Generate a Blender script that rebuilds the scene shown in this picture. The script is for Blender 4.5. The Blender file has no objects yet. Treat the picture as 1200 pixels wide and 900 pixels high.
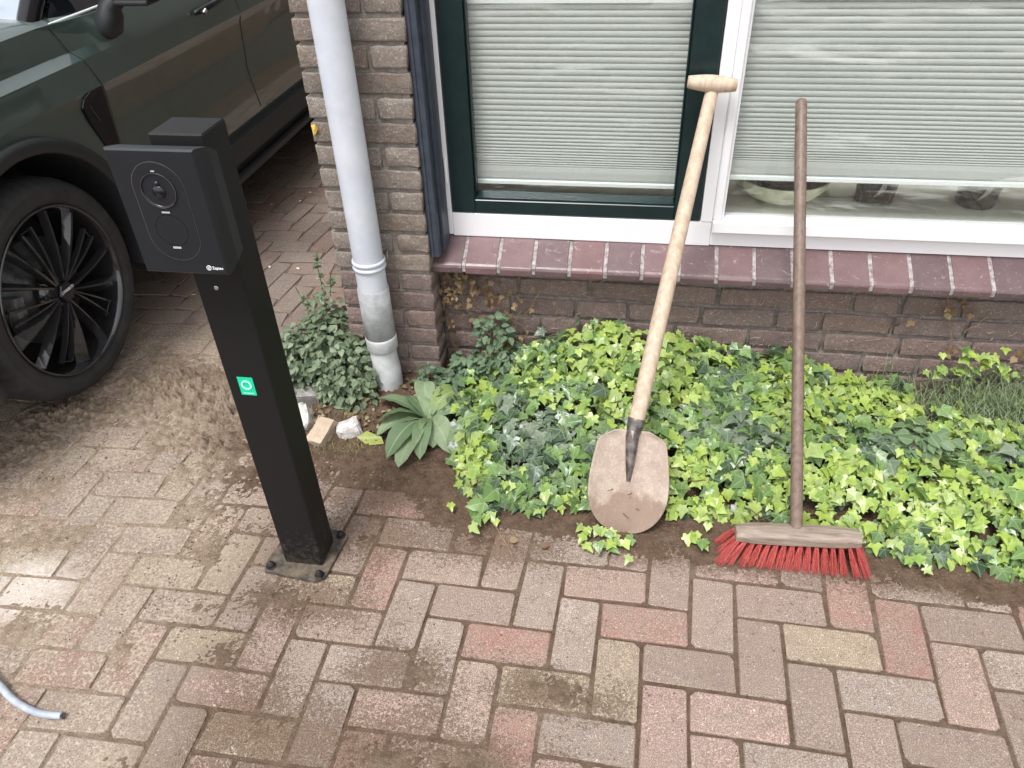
import bpy, bmesh, math, random
import numpy as np
from mathutils import Vector, Matrix, Euler
random.seed(7); np.random.seed(7)
S = bpy.context.scene
COL = S.collection
R_ = math.radians

# ------------------------------------------------------------------ camera
FPX = 894.5; HC = 1.51
YAW, PIT, ROL = R_(10.156), R_(37.309), R_(2.283)
fwd = np.array([-math.sin(YAW)*math.cos(PIT), math.cos(YAW)*math.cos(PIT), -math.sin(PIT)])
rgt = np.array([math.cos(YAW), math.sin(YAW), 0.0]); dwn = np.cross(fwd, rgt)
rr = rgt*math.cos(ROL)+dwn*math.sin(ROL); dd = -rgt*math.sin(ROL)+dwn*math.cos(ROL)
RM = np.array([rr, dd, fwd]).T
cam_d = bpy.data.cameras.new("camera"); cam = bpy.data.objects.new("camera", cam_d); COL.objects.link(cam)
cam_d.sensor_width = 36; cam_d.lens = FPX/1200*36; cam_d.clip_start = 0.05; cam_d.clip_end = 2000
m4 = Matrix(((rr[0], -dd[0], -fwd[0], 0), (rr[1], -dd[1], -fwd[1], 0), (rr[2], -dd[2], -fwd[2], HC), (0, 0, 0, 1)))
cam.matrix_world = m4
S.camera = cam
S.render.resolution_x = 1024; S.render.resolution_y = 768

def ray(u, v): return RM @ np.array([u-600, v-450, FPX])
def G(u, v, z=0.0):            # point at height z seen at photo pixel (u, v)
    d = ray(u, v); t = (z-HC)/d[2]; return Vector((d[0]*t, d[1]*t, z))
def W(u, v, Y):                # point on the plane y = Y
    d = ray(u, v); t = Y/d[1]; return Vector((d[0]*t, Y, HC+d[2]*t))

# ------------------------------------------------------------------ light
world = bpy.data.worlds.new("World"); S.world = world; world.use_nodes = True
wn = world.node_tree.nodes; wl = world.node_tree.links; wn.clear()
SUN_EL, SUN_AZ = R_(66), R_(205)          # azimuth clockwise from +y
sky = wn.new('ShaderNodeTexSky'); sky.sky_type = 'NISHITA'; sky.sun_disc = False
sky.sun_elevation = SUN_EL; sky.sun_rotation = SUN_AZ; sky.air_density = 1.0; sky.dust_density = 1.5; sky.ozone_density = 1.0
hs = wn.new('ShaderNodeHueSaturation'); hs.inputs['Saturation'].default_value = 0.12
bg = wn.new('ShaderNodeBackground'); bg.inputs['Strength'].default_value = 0.15
wo = wn.new('ShaderNodeOutputWorld')
wl.new(sky.outputs[0], hs.inputs['Color']); wl.new(hs.outputs[0], bg.inputs['Color']); wl.new(bg.outputs[0], wo.inputs['Surface'])
sl = bpy.data.lights.new("sun", 'SUN'); sl.energy = 1.5; sl.angle = R_(16); sl.color = (1.0, 0.98, 0.955)
sun = bpy.data.objects.new("sun", sl); COL.objects.link(sun)
sd = Vector((math.sin(SUN_AZ)*math.cos(SUN_EL), math.cos(SUN_AZ)*math.cos(SUN_EL), math.sin(SUN_EL)))
sun.rotation_euler = sd.to_track_quat('Z', 'Y').to_euler(); sun.location = sd*20
S.view_settings.view_transform = 'Standard'; S.view_settings.look = 'None'
S.view_settings.exposure = 1.08; S.view_settings.gamma = 1
S.render.engine = 'CYCLES'
S.cycles.max_bounces = 8; S.cycles.transparent_max_bounces = 16

# ------------------------------------------------------------------ helpers
def srgb(r, g, b, k=1.0):
    f = lambda c: ((c/255+0.055)/1.055)**2.4 if c > 10 else c/255/12.92
    return (f(r)*k, f(g)*k, f(b)*k, 1)

class NT:
    def __init__(s, name):
        s.m = bpy.data.materials.new(name); s.m.use_nodes = True
        s.n = s.m.node_tree.nodes; s.l = s.m.node_tree.links
        s.b = s.n['Principled BSDF']; s.out = s.n['Material Output']
    def new(s, t, **kw):
        n = s.n.new(t)
        for k, v in kw.items(): setattr(n, k, v)
        return n
    def link(s, a, b): s.l.new(a, b)
    def pos(s):
        if not hasattr(s, '_p'): s._p = s.new('ShaderNodeNewGeometry').outputs['Position']
        return s._p
    def noise(s, scale, detail=4, rough=0.6, vec=None, dist=0):
        n = s.new('ShaderNodeTexNoise'); n.inputs['Scale'].default_value = scale
        n.inputs['Detail'].default_value = detail; n.inputs['Roughness'].default_value = rough
        n.inputs['Distortion'].default_value = dist
        s.link(vec if vec is not None else s.pos(), n.inputs['Vector']); return n.outputs['Fac']
    def ramp(s, fac, a, b, ca=(0, 0, 0, 1), cb=(1, 1, 1, 1)):
        r = s.new('ShaderNodeValToRGB'); r.color_ramp.elements[0].position = a; r.color_ramp.elements[1].position = b
        r.color_ramp.elements[0].color = ca; r.color_ramp.elements[1].color = cb
        s.link(fac, r.inputs[0]); return r.outputs[0]
    def mix(s, fac, a, b, mode='MIX'):
        n = s.new('ShaderNodeMix', data_type='RGBA', blend_type=mode)
        for sock, val in ((n.inputs[0], fac), (n.inputs[6], a), (n.inputs[7], b)):
            if isinstance(val, (int, float)): sock.default_value = val
            elif isinstance(val, tuple): sock.default_value = val
            else: s.link(val, sock)
        return n.outputs[2]
    def math(s, op, a, b=None, clamp=False):
        n = s.new('ShaderNodeMath', operation=op); n.use_clamp = clamp
        for i, v in enumerate((a, b)):
            if v is None: continue
            if isinstance(v, (int, float)): n.inputs[i].default_value = v
            else: s.link(v, n.inputs[i])
        return n.outputs[0]
    def bump(s, h, strength=0.5, dist=0.002):
        b = s.new('ShaderNodeBump'); b.inputs['Strength'].default_value = strength; b.inputs['Distance'].default_value = dist
        s.link(h, b.inputs['Height']); s.link(b.outputs[0], s.b.inputs['Normal']); return b
    def col(s, c):
        if isinstance(c, tuple): s.b.inputs['Base Color'].default_value = c
        else: s.link(c, s.b.inputs['Base Color'])
    def set(s, **kw):
        for k, v in kw.items(): s.b.inputs[k.replace('_', ' ')].default_value = v

def simple(name, c1, c2=None, scale=20, rough=0.6, bump=0.0, bscale=200, metal=0.0, bdist=0.001, **kw):
    t = NT(name)
    if c2: t.col(t.mix(t.ramp(t.noise(scale, 5), 0.35, 0.65), c1, c2))
    else: t.col(c1)
    t.set(Roughness=rough, Metallic=metal)
    for k, v in kw.items(): t.b.inputs[k.replace('_', ' ')].default_value = v
    if bump: t.bump(t.noise(bscale, 4), bump, bdist)
    return t.m

def linkobj(name, mesh, mat=None, parent=None, loc=None):
    o = bpy.data.objects.new(name, mesh); COL.objects.link(o)
    if mat is not None:
        mesh.materials.clear()
        for m in (mat if isinstance(mat, (list, tuple)) else [mat]): mesh.materials.append(m)
    if parent is not None: o.parent = parent
    if loc is not None: o.location = loc
    return o
def tag(o, label, cat=None, group=None):
    o['label'] = label
    if cat: o['category'] = cat
    if group: o['group'] = group
    return o
def thing(name, label, cat, loc=(0, 0, 0), group=None):
    o = bpy.data.objects.new(name, None); COL.objects.link(o); o.location = loc
    o.empty_display_size = 0.05
    return tag(o, label, cat, group)

class MB:
    """collects geometry for ONE mesh object"""
    def __init__(s): s.v = []; s.f = []; s.mi = []; s.sm = []; s.col = []
    def add(s, vs, fs, mi=0, smooth=False):
        o = len(s.v); s.v += [tuple(p) for p in vs]
        for f in fs: s.f.append(tuple(i+o for i in f)); s.mi.append(mi); s.sm.append(smooth)
    def box(s, x0, x1, y0, y1, z0, z1, mi=0, bev=0.0, jit=0.0, smooth=False):
        if bev <= 0:
            vs = [(x, y, z) for z in (z0, z1) for y in (y0, y1) for x in (x0, x1)]
            s.add(vs, [(0, 2, 3, 1), (4, 5, 7, 6), (0, 1, 5, 4), (2, 6, 7, 3), (0, 4, 6, 2), (1, 3, 7, 5)], mi); return
        bm = bmesh.new(); bmesh.ops.create_cube(bm, size=1)
        for v in bm.verts: v.co = ((x0+x1)/2+v.co.x*(x1-x0), (y0+y1)/2+v.co.y*(y1-y0), (z0+z1)/2+v.co.z*(z1-z0))
        bmesh.ops.bevel(bm, geom=bm.edges[:], offset=bev, segments=2 if bev > 0.0035 else 1, affect='EDGES', profile=0.5)
        s.bm(bm, mi, jit)
    def bm(s, bm, mi=0, jit=0.0, smooth=False):
        bm.verts.ensure_lookup_table(); bm.verts.index_update()
        j = lambda: random.uniform(-jit, jit)
        s.add([(v.co.x+j(), v.co.y+j(), v.co.z+j()) for v in bm.verts], [tuple(v.index for v in f.verts) for f in bm.faces], mi, smooth)
        bm.free()
    def tube(s, pts, rad, n=12, mi=0, cap=True, smooth=True, flat=1.0):
        pts = [Vector(p) for p in pts]; N = len(pts)
        if isinstance(rad, (int, float)): rad = [rad]*N
        up = Vector((0, 0, 1)); t0 = (pts[1]-pts[0]).normalized()
        if abs(t0.z) > 0.9: up = Vector((0, 1, 0))
        side = t0.cross(up).normalized(); vs = []
        for i, p in enumerate(pts):
            t = (pts[min(i+1, N-1)]-pts[max(i-1, 0)]).normalized()
            side = (side - t*side.dot(t)).normalized(); u2 = side.cross(t)
            for k in range(n):
                a = 2*math.pi*k/n; vs.append(p+side*math.cos(a)*rad[i]+u2*math.sin(a)*rad[i]*flat)
        fs = [(i*n+k, i*n+(k+1) % n, (i+1)*n+(k+1) % n, (i+1)*n+k) for i in range(N-1) for k in range(n)]
        s.add(vs, fs, mi, smooth)
        if cap:
            s.add(vs[:n], [tuple(range(n))[::-1]], mi); s.add(vs[-n:], [tuple(range(n))], mi)
    def lathe(s, prof, center=(0, 0, 0), axis='z', n=24, mi=0, smooth=True, rot=None):
        vs = []
        for r, h in prof:
            for k in range(n):
                a = 2*math.pi*k/n; c_, s_ = r*math.cos(a), r*math.sin(a)
                p = {'z': (c_, s_, h), 'x': (h, c_, s_), 'y': (c_, h, -s_)}[axis]
                p = Vector(p)
                if rot: p = rot @ p
                vs.append(p+Vector(center))
        fs = [(i*n+k, i*n+(k+1) % n, (i+1)*n+(k+1) % n, (i+1)*n+k) for i in range(len(prof)-1) for k in range(n)]
        s.add(vs, fs, mi, smooth)
    def grid(s, nu, nv, fn, mi=0, smooth=True):
        vs = [fn(i/(nu-1), j/(nv-1)) for j in range(nv) for i in range(nu)]
        s.add(vs, [(j*nu+i, j*nu+i+1, (j+1)*nu+i+1, (j+1)*nu+i) for j in range(nv-1) for i in range(nu-1)], mi, smooth)
    def mesh(s, name):
        me = bpy.data.meshes.new(name); me.from_pydata(s.v, [], s.f)
        me.polygons.foreach_set('material_index', s.mi); me.polygons.foreach_set('use_smooth', s.sm)
        me.update(); return me
    def build(s, name, mat, parent=None, loc=None, fix=True):
        me = s.mesh(name)
        if fix:
            bm = bmesh.new(); bm.from_mesh(me); bmesh.ops.recalc_face_normals(bm, faces=bm.faces); bm.to_mesh(me); bm.free()
        return linkobj(name, me, mat, parent, loc)

# numpy value noise
_T = np.random.rand(256, 256)
def vn(x, y):
    xi = np.floor(x).astype(int); yi = np.floor(y).astype(int); fx = x-xi; fy = y-yi
    fx = fx*fx*(3-2*fx); fy = fy*fy*(3-2*fy)
    a = _T[xi % 256, yi % 256]; b = _T[(xi+1) % 256, yi % 256]; c = _T[xi % 256, (yi+1) % 256]; d = _T[(xi+1) % 256, (yi+1) % 256]
    return (a*(1-fx)+b*fx)*(1-fy)+(c*(1-fx)+d*fx)*fy
def fbm(x, y, sc, oc=4, rough=0.5, seed=0):
    t = 0; amp = 1; tot = 0
    for o in range(oc):
        t = t+amp*vn(x*sc+17.3*seed+o*5.1, y*sc+9.7*seed+o*3.3); tot += amp; sc = sc*2.03; amp *= rough
    return t/tot*2-1                      # about -1..1
def sstep(a, b, x): t = np.clip((x-a)/(b-a), 0, 1); return t*t*(3-2*t)

# ------------------------------------------------------------------ materials
FILM = ((-0.99, 1.16, .24, .12, .2), (-0.80, 1.04, .30, .09, 0), (-0.94, 1.00, .20, .10, .4), (-0.72, 0.73, .34, .13, 0), (-0.45, 0.70, .34, .14, 0),
        (-0.22, 0.72, .12, .08, 0), (-0.11, 0.89, .16, .06, 0), (-0.43, 0.89, .16, .07, 0), (-0.60, 1.27, .24, .10, 0), (-0.30, 1.28, .26, .08, 0), (0.10, 1.32, .26, .06, 0), (-1.15, 1.25, .30, .14, .3), (-0.95, .62, .2, .1, 0), (-0.62, 1.42, .30, .10, 0), (-0.93, 1.24, .10, .14, 0), (-0.86, 0.88, .10, .12, .3), (-0.60, .62, .5, .12, 0), (0.75, 1.29, .5, .05, 0), (0.3, 1.30, .3, .045, 0))
def m_paver():
    t = NT('paver')
    oi = t.new('ShaderNodeObjectInfo')
    ofs = t.new('ShaderNodeVectorMath', operation='ADD'); t.link(t.pos(), ofs.inputs[0])
    mul = t.new('ShaderNodeVectorMath', operation='SCALE'); t.link(oi.outputs['Location'], mul.inputs[0]); mul.inputs['Scale'].default_value = 7.3
    t.link(mul.outputs[0], ofs.inputs[1]); v = ofs.outputs[0]
    big = t.noise(9, 3, 0.55, v); mid = t.noise(38, 6, 0.7, v); fine = t.noise(300, 3, 0.8, v); grain = t.noise(430, 2, 0.6, v)
    base = t.mix(t.ramp(big, 0.36, 0.68), oi.outputs['Color'], t.mix(0.60, oi.outputs['Color'], srgb(200, 186, 175)))
    base = t.mix(t.math('MULTIPLY', t.ramp(mid, 0.50, 0.70), 0.50), base, srgb(140, 118, 106))
    base = t.mix(t.math('MULTIPLY', t.ramp(mid, 0.46, 0.30), 0.35), base, srgb(206, 192, 172))
    base = t.mix(t.math('MULTIPLY', t.ramp(grain, 0.55, 0.70), 0.38), base, srgb(230, 220, 210))
    base = t.mix(t.math('MULTIPLY', t.ramp(grain, 0.47, 0.34), 0.62), base, srgb(104, 84, 75))
    pit = t.ramp(t.noise(130, 4, 0.7, v), 0.40, 0.32)
    base = t.mix(t.math('MULTIPLY', pit, 0.45), base, srgb(96, 78, 66))
    # soil film: speckles of brown sand caught in the rough surface
    cov = None
    for (bx_, by_, rx_, ry_, ro_) in FILM:
        mp = t.new('ShaderNodeMapping'); mp.vector_type = 'TEXTURE'
        mp.inputs['Location'].default_value = (bx_, by_, 0); mp.inputs['Rotation'].default_value = (0, 0, ro_); mp.inputs['Scale'].default_value = (rx_, ry_, 10)
        t.link(t.pos(), mp.inputs[0]); ln = t.new('ShaderNodeVectorMath', operation='LENGTH'); t.link(mp.outputs[0], ln.inputs[0])
        g_ = t.math('SUBTRACT', 1.0, t.math('MULTIPLY', ln.outputs['Value'], 0.62), True)
        cov = g_ if cov is None else t.math('MAXIMUM', cov, g_)
    sx = t.new('ShaderNodeSeparateXYZ'); t.link(t.pos(), sx.inputs[0])
    lf = t.ramp(t.math('MULTIPLY', sx.outputs[0], -1.0), 0.80, 1.35); yf = t.ramp(t.math('MULTIPLY', sx.outputs[1], 0.25), 0.50, 0.60, (1, 1, 1, 1), (0, 0, 0, 1))
    leftm = t.math('MULTIPLY', lf, yf); cov = t.math('MAXIMUM', cov, t.math('MULTIPLY', leftm, 0.62))
    hi = t.ramp(t.noise(120, 5, 0.9), 0.40, 0.60); lo = t.noise(9, 6, 0.7)
    f = t.math('ADD', cov, t.math('MULTIPLY', t.math('SUBTRACT', hi, 0.5), 0.95))
    f = t.math('ADD', f, t.math('MULTIPLY', t.math('SUBTRACT', lo, 0.5), 1.7))
    film = t.ramp(f, 0.56, 0.62)
    gcol = t.mix(t.ramp(t.noise(330, 2, .7), .4, .6), srgb(98, 79, 66), srgb(144, 122, 104)); gcol2 = t.mix(hi, srgb(160, 141, 124), srgb(204, 189, 171))
    base = t.mix(t.math('MULTIPLY', film, 0.86), base, t.mix(t.mix(leftm, (0, 0, 0, 1), (1, 1, 1, 1)), gcol, gcol2))
    mpc = t.new('ShaderNodeMapping'); mpc.vector_type = 'TEXTURE'; mpc.inputs['Location'].default_value = (-1.42, 0.98, 0); mpc.inputs['Scale'].default_value = (.26, .20, 10); t.link(t.pos(), mpc.inputs[0])
    lnc = t.new('ShaderNodeVectorMath', operation='LENGTH'); t.link(mpc.outputs[0], lnc.inputs[0])
    chalk = t.ramp(t.math('ADD', t.math('SUBTRACT', 1.0, t.math('MULTIPLY', lnc.outputs['Value'], .7)), t.math('SUBTRACT', t.noise(26, 6, .8), .5)), 0.52, 0.85)
    base = t.mix(t.math('MULTIPLY', chalk, 0.7), base, srgb(226, 214, 204))
    t.col(base); t.set(Roughness=0.9); t.b.inputs['Specular IOR Level'].default_value = 0.2
    h = t.math('ADD', t.math('MULTIPLY', fine, 0.7), t.math('MULTIPLY', t.math('SUBTRACT', 1.0, pit), 0.8))
    h = t.math('ADD', h, t.math('MULTIPLY', mid, 1.6)); h = t.math('ADD', h, t.math('MULTIPLY', t.math('MULTIPLY', film, hi), 0.9))
    t.bump(h, 0.7, 0.0026)
    return t.m
def m_sand():
    t = NT('sand'); at = t.new('ShaderNodeAttribute'); at.attribute_name = 'soil'
    sp = t.new('ShaderNodeSeparateColor'); t.link(at.outputs['Color'], sp.inputs[0])
    n1 = t.noise(30, 5, 0.65); n2 = t.noise(260, 4, 0.75)
    dry = t.mix(t.ramp(n1, 0.35, 0.65), srgb(200, 183, 162), srgb(158, 139, 120))
    wet = t.mix(t.ramp(n1, 0.35, 0.65), srgb(120, 100, 84), srgb(88, 71, 58))
    c = t.mix(sp.outputs[0], wet, dry)
    c = t.mix(t.math('MULTIPLY', t.ramp(n2, 0.58, 0.70), 0.5), c, srgb(212, 194, 168))
    c = t.mix(t.math('MULTIPLY', t.ramp(n2, 0.42, 0.30), 0.45), c, srgb(80, 62, 50))
    t.col(c); t.set(Roughness=0.97); t.b.inputs['Specular IOR Level'].default_value = 0.15
    h = t.math('ADD', t.math('MULTIPLY', n2, 1.0), t.math('MULTIPLY', t.noise(110, 4, 0.7), 1.8))
    t.bump(h, 0.9, 0.0045); return t.m
def m_brick(name, dark, light, fleck, fl=0.35):
    t = NT(name); oi = t.new('ShaderNodeObjectInfo'); v = t.pos()
    n1 = t.noise(28, 5, 0.65); n2 = t.noise(190, 5, 0.8)
    c = t.mix(t.ramp(n1, 0.35, 0.68), dark, light); c = t.mix(0.55, c, oi.outputs['Color'])
    c = t.mix(t.math('MULTIPLY', t.ramp(n2, 0.42, 0.30), 0.55), c, srgb(60, 46, 40))
    c = t.mix(t.math('MULTIPLY', t.ramp(n2, 0.60, 0.72), fl), c, fleck)
    wh = t.ramp(t.noise(75, 6, 0.78, dist=0.6), 0.57, 0.66)
    c = t.mix(t.math('MULTIPLY', wh, fl), c, fleck)
    t.col(c); t.set(Roughness=0.9)
    t.bump(t.math('ADD', t.math('MULTIPLY', t.noise(55, 4, 0.6), 2.0), n2), 0.7, 0.004); return t.m
def m_leaf(name, rough=0.42, trans=0.25, veined=True, vein=(0.55, 0.62, 0.36, 1), vw=0.035):
    t = NT(name); at = t.new('ShaderNodeAttribute'); at.attribute_name = 'col'
    uv = t.new('ShaderNodeUVMap'); sx = t.new('ShaderNodeSeparateXYZ'); t.link(uv.outputs[0], sx.inputs[0])
    ax = t.math('ABSOLUTE', t.math('SUBTRACT', sx.outputs[0], 0.5)); y = t.math('SUBTRACT', sx.outputs[1], 0.25)
    n = t.noise(60, 3); c = at.outputs['Color']
    c = t.mix(t.math('MULTIPLY', t.ramp(n, 0.35, 0.65), 0.3), c, (0.10, 0.16, 0.05, 1))
    if veined:
        ds = [ax]
        for dx, dy in ((0.60, 0.34), (0.42, -0.14), (0.20, 0.55)):
            if dx == 0.20: continue
            L = math.hypot(dx, dy)
            ds.append(t.math('ABSOLUTE', t.math('SUBTRACT', t.math('MULTIPLY', ax, dy/L), t.math('MULTIPLY', y, dx/L))))
        d = ds[0]
        for q in ds[1:]: d = t.math('MINIMUM', d, q)
        f = t.math('MULTIPLY', t.math('SUBTRACT', 1.0, t.math('DIVIDE', d, vw), True), 0.32)
        c = t.mix(f, c, vein)
    else:
        f = t.math('MULTIPLY', t.math('SUBTRACT', 1.0, t.math('DIVIDE', ax, vw), True), 0.5)
        c = t.mix(f, c, vein)
    t.col(c); t.set(Roughness=rough)
    tr = t.new('ShaderNodeBsdfTranslucent'); t.link(c, tr.inputs['Color'])
    mx = t.new('ShaderNodeMixShader'); mx.inputs[0].default_value = trans
    t.link(t.b.outputs[0], mx.inputs[1]); t.link(tr.outputs[0], mx.inputs[2]); t.link(mx.outputs[0], t.out.inputs['Surface'])
    t.bump(t.noise(140, 2), 0.25, 0.001)
    return t.m
def m_glass():
    t = NT('window_glass'); t.n.remove(t.b)
    tr = t.new('ShaderNodeBsdfTransparent'); tr.inputs[0].default_value = (0.97, 0.985, 0.975, 1)
    gl = t.new('ShaderNodeBsdfGlossy'); gl.inputs['Roughness'].default_value = 0.015
    lw = t.new('ShaderNodeLayerWeight'); lw.inputs[0].default_value = 0.5
    fr = t.math('ADD', t.math('MULTIPLY', t.math('POWER', lw.outputs['Facing'], 5.0), 0.95), 0.04)
    mx = t.new('ShaderNodeMixShader'); t.link(fr, mx.inputs[0]); t.link(tr.outputs[0], mx.inputs[1]); t.link(gl.outputs[0], mx.inputs[2])
    # street reflections painted in as pale diagonal streaks, plus fine dust
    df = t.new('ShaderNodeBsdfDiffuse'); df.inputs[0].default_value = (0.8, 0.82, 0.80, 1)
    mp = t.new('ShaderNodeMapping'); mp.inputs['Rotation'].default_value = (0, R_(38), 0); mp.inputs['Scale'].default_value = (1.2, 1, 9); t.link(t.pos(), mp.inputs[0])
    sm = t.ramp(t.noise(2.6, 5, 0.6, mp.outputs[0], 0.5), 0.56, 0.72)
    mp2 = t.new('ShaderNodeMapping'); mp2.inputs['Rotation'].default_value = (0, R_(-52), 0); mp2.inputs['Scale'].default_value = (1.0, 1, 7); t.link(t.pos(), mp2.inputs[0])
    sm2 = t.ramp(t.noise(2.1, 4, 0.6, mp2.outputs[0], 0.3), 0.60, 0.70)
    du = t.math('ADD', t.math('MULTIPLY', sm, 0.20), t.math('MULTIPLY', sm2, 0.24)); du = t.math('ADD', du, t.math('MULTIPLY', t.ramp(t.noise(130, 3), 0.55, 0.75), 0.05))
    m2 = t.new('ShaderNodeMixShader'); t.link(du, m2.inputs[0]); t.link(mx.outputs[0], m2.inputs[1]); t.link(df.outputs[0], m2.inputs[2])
    t.link(m2.outputs[0], t.out.inputs['Surface']); return t.m
def m_wood(name, c1, c2, axis_scale, rough=0.65):
    t = NT(name); tc = t.new('ShaderNodeTexCoord'); mp = t.new('ShaderNodeMapping'); mp.inputs['Scale'].default_value = axis_scale
    t.link(tc.outputs['Object'], mp.inputs[0])
    n = t.noise(9, 6, 0.65, mp.outputs[0], 0.4); n2 = t.noise(25, 4, 0.6)
    c = t.mix(t.ramp(n, 0.3, 0.7), c1, c2); c = t.mix(t.math('MULTIPLY', t.ramp(n2, 0.5, 0.75), 0.35), c, srgb(120, 104, 86))
    t.col(c); t.set(Roughness=rough); t.bump(n, 0.35, 0.001); return t.m

M = {}
M['paver'] = m_paver(); M['sand'] = m_sand()
M['pier_brick'] = m_brick('pier_brick', srgb(142, 132, 122), srgb(186, 176, 165), srgb(196, 186, 170), 0.35)
M['wall_brick'] = m_brick('wall_brick', srgb(138, 119, 114), srgb(176, 155, 148), srgb(184, 170, 156), 0.40)
M['mortar'] = simple('mortar', srgb(152, 146, 138), srgb(122, 116, 108), 60, 0.95, 0.9, 220, bdist=0.003)
M['dark_mortar'] = simple('dark_mortar', srgb(136, 130, 124), srgb(104, 98, 92), 60, 0.95, 0.9, 220, bdist=0.003)
def m_tile():
    t = NT('sill_tile'); oi = t.new('ShaderNodeObjectInfo')
    n = t.noise(18, 5, 0.65)
    c = t.mix(t.ramp(n, 0.3, 0.7), srgb(92, 72, 74), srgb(118, 96, 97)); c = t.mix(0.5, c, oi.outputs['Color'])
    mp = t.new('ShaderNodeMapping'); mp.inputs['Scale'].default_value = (1, 1, 2.2); t.link(t.pos(), mp.inputs[0])
    sc = t.ramp(t.noise(26, 8, 0.78, mp.outputs[0], 1.2), 0.60, 0.68)
    c = t.mix(t.math('MULTIPLY', sc, 0.55), c, srgb(205, 196, 196))
    c = t.mix(t.ramp(t.noise(300, 2), 0.70, 0.75), c, srgb(215, 208, 205))
    t.col(c); t.set(Roughness=0.33); t.bump(t.noise(90, 5), 0.25, 0.002); return t.m
M['tile'] = m_tile()
M['tile_mortar'] = simple('tile_mortar', srgb(172, 164, 162), srgb(112, 104, 102), 80, 0.9, 0.7, 200, bdist=0.002)
def m_white():
    t = NT('white_paint'); n = t.ramp(t.noise(14, 6, 0.7), 0.60, 0.74)
    c = t.mix(t.math('MULTIPLY', n, 0.25), srgb(230, 229, 231), srgb(186, 181, 176))
    c = t.mix(t.ramp(t.noise(120, 2, 0.5), 0.76, 0.79), c, srgb(70, 62, 58))
    t.col(c); t.set(Roughness=0.38); t.bump(t.noise(60, 3), 0.08, 0.001); return t.m
M['white'] = m_white()
M['green'] = simple('dark_green_paint', srgb(18, 42, 42), srgb(14, 33, 35), 30, 0.30, 0.08, 60)
M['trim'] = simple('grey_trim', srgb(58, 66, 78), srgb(46, 53, 64), 30, 0.45, 0.15, 120)
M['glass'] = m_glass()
def m_blind():
    t = NT('blind_fabric'); n = t.noise(700, 2)
    c = t.mix(t.math('MULTIPLY', t.ramp(n, 0.4, 0.7), 0.15), srgb(210, 213, 210), srgb(184, 187, 184))
    t.col(c); t.set(Roughness=0.85)
    tr = t.new('ShaderNodeBsdfTranslucent'); t.link(c, tr.inputs['Color'])
    mx = t.new('ShaderNodeMixShader'); mx.inputs[0].default_value = 0.25
    t.link(t.b.outputs[0], mx.inputs[1]); t.link(tr.outputs[0], mx.inputs[2]); t.link(mx.outputs[0], t.out.inputs['Surface']); return t.m
M['blind'] = m_blind()
M['rail'] = simple('rail_white', srgb(228, 232, 232), None, rough=0.35)
M['inner_sill'] = simple('inner_sill', srgb(225, 222, 208), srgb(208, 205, 190), 12, 0.4)
M['room'] = simple('room_wall', srgb(120, 112, 100), srgb(100, 94, 84), 4, 0.9)
M['bowl'] = simple('bowl_glaze', srgb(214, 216, 190), srgb(172, 174, 148), 22, 0.45, 0.2, 120)
M['dark_glass'] = simple('dark_pot', srgb(50, 48, 45), srgb(92, 88, 84), 40, 0.2)
M['pvc'] = simple('grey_pvc', srgb(205, 209, 216), srgb(190, 195, 204), 9, 0.42, 0.10, 40)
M['pvc_dark'] = simple('weathered_pvc', srgb(170, 173, 175), srgb(142, 144, 145), 30, 0.7, 0.3, 160)
M['pvc_white'] = simple('dusty_pvc', srgb(202, 204, 206), srgb(170, 170, 168), 18, 0.55, 0.2, 120)
M['black_metal'] = simple('black_powder_coat', (0.0055, 0.0055, 0.0055, 1), (0.0075, 0.0075, 0.007, 1), 40, 0.62, 0.12, 900, Specular_IOR_Level=0.28)
def m_post():
    t = NT('black_powder_coat'); sx = t.new('ShaderNodeSeparateXYZ'); t.link(t.pos(), sx.inputs[0])
    low = t.ramp(sx.outputs[2], 0.0, 0.22, (1, 1, 1, 1), (0, 0, 0, 1))
    sp = t.ramp(t.math('ADD', t.noise(70, 5, 0.8), t.math('MULTIPLY', low, 0.22)), 0.66, 0.76)
    sc = t.ramp(t.noise(240, 2, 0.6), 0.72, 0.76)
    c = t.mix(t.math('MULTIPLY', sp, 0.16), (0.0065, 0.0065, 0.0065, 1), srgb(120, 104, 90)); c = t.mix(t.math('MULTIPLY', sc, 0.10), c, srgb(150, 140, 128))
    t.col(c); t.set(Roughness=0.6); t.b.inputs['Specular IOR Level'].default_value = 0.3; t.bump(t.noise(900, 2), 0.12, 0.001); return t.m
M['black_metal'] = m_post()
M['plate'] = simple('dusty_black_metal', (0.015, 0.015, 0.015, 1), srgb(104, 92, 78), 38, 0.75, 0.4, 300)
M['box'] = simple('charger_plastic', (0.009, 0.011, 0.015, 1), (0.011, 0.013, 0.017, 1), 20, 0.48, 0.08, 900, Specular_IOR_Level=0.4)
M['box_dark'] = simple('charger_socket_plastic', (0.006, 0.007, 0.011, 1), None, rough=0.28)
M['chrome'] = simple('bright_metal', (0.6, 0.6, 0.6, 1), None, rough=0.3, metal=1.0)
M['mark'] = simple('grey_print', (0.42, 0.43, 0.45, 1), None, rough=0.5)
M['white_print'] = simple('white_print', (0.75, 0.76, 0.78, 1), None, rough=0.5)
M['green_sticker'] = simple('green_sticker', srgb(10, 200, 150), None, rough=0.4)
M['mint_print'] = simple('mint_print', srgb(190, 250, 235), None, rough=0.4)
M['ash'] = m_wood('ash_wood', srgb(204, 186, 166), srgb(168, 146, 124), (9, 9, 1.2))
M['old_wood'] = m_wood('old_brown_wood', srgb(126, 107, 95), srgb(90, 73, 63), (10, 10, 1.2), 0.5)
M['block_wood'] = m_wood('grey_wood', srgb(160, 146, 132), srgb(104, 90, 80), (1.5, 14, 14), 0.75)
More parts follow.
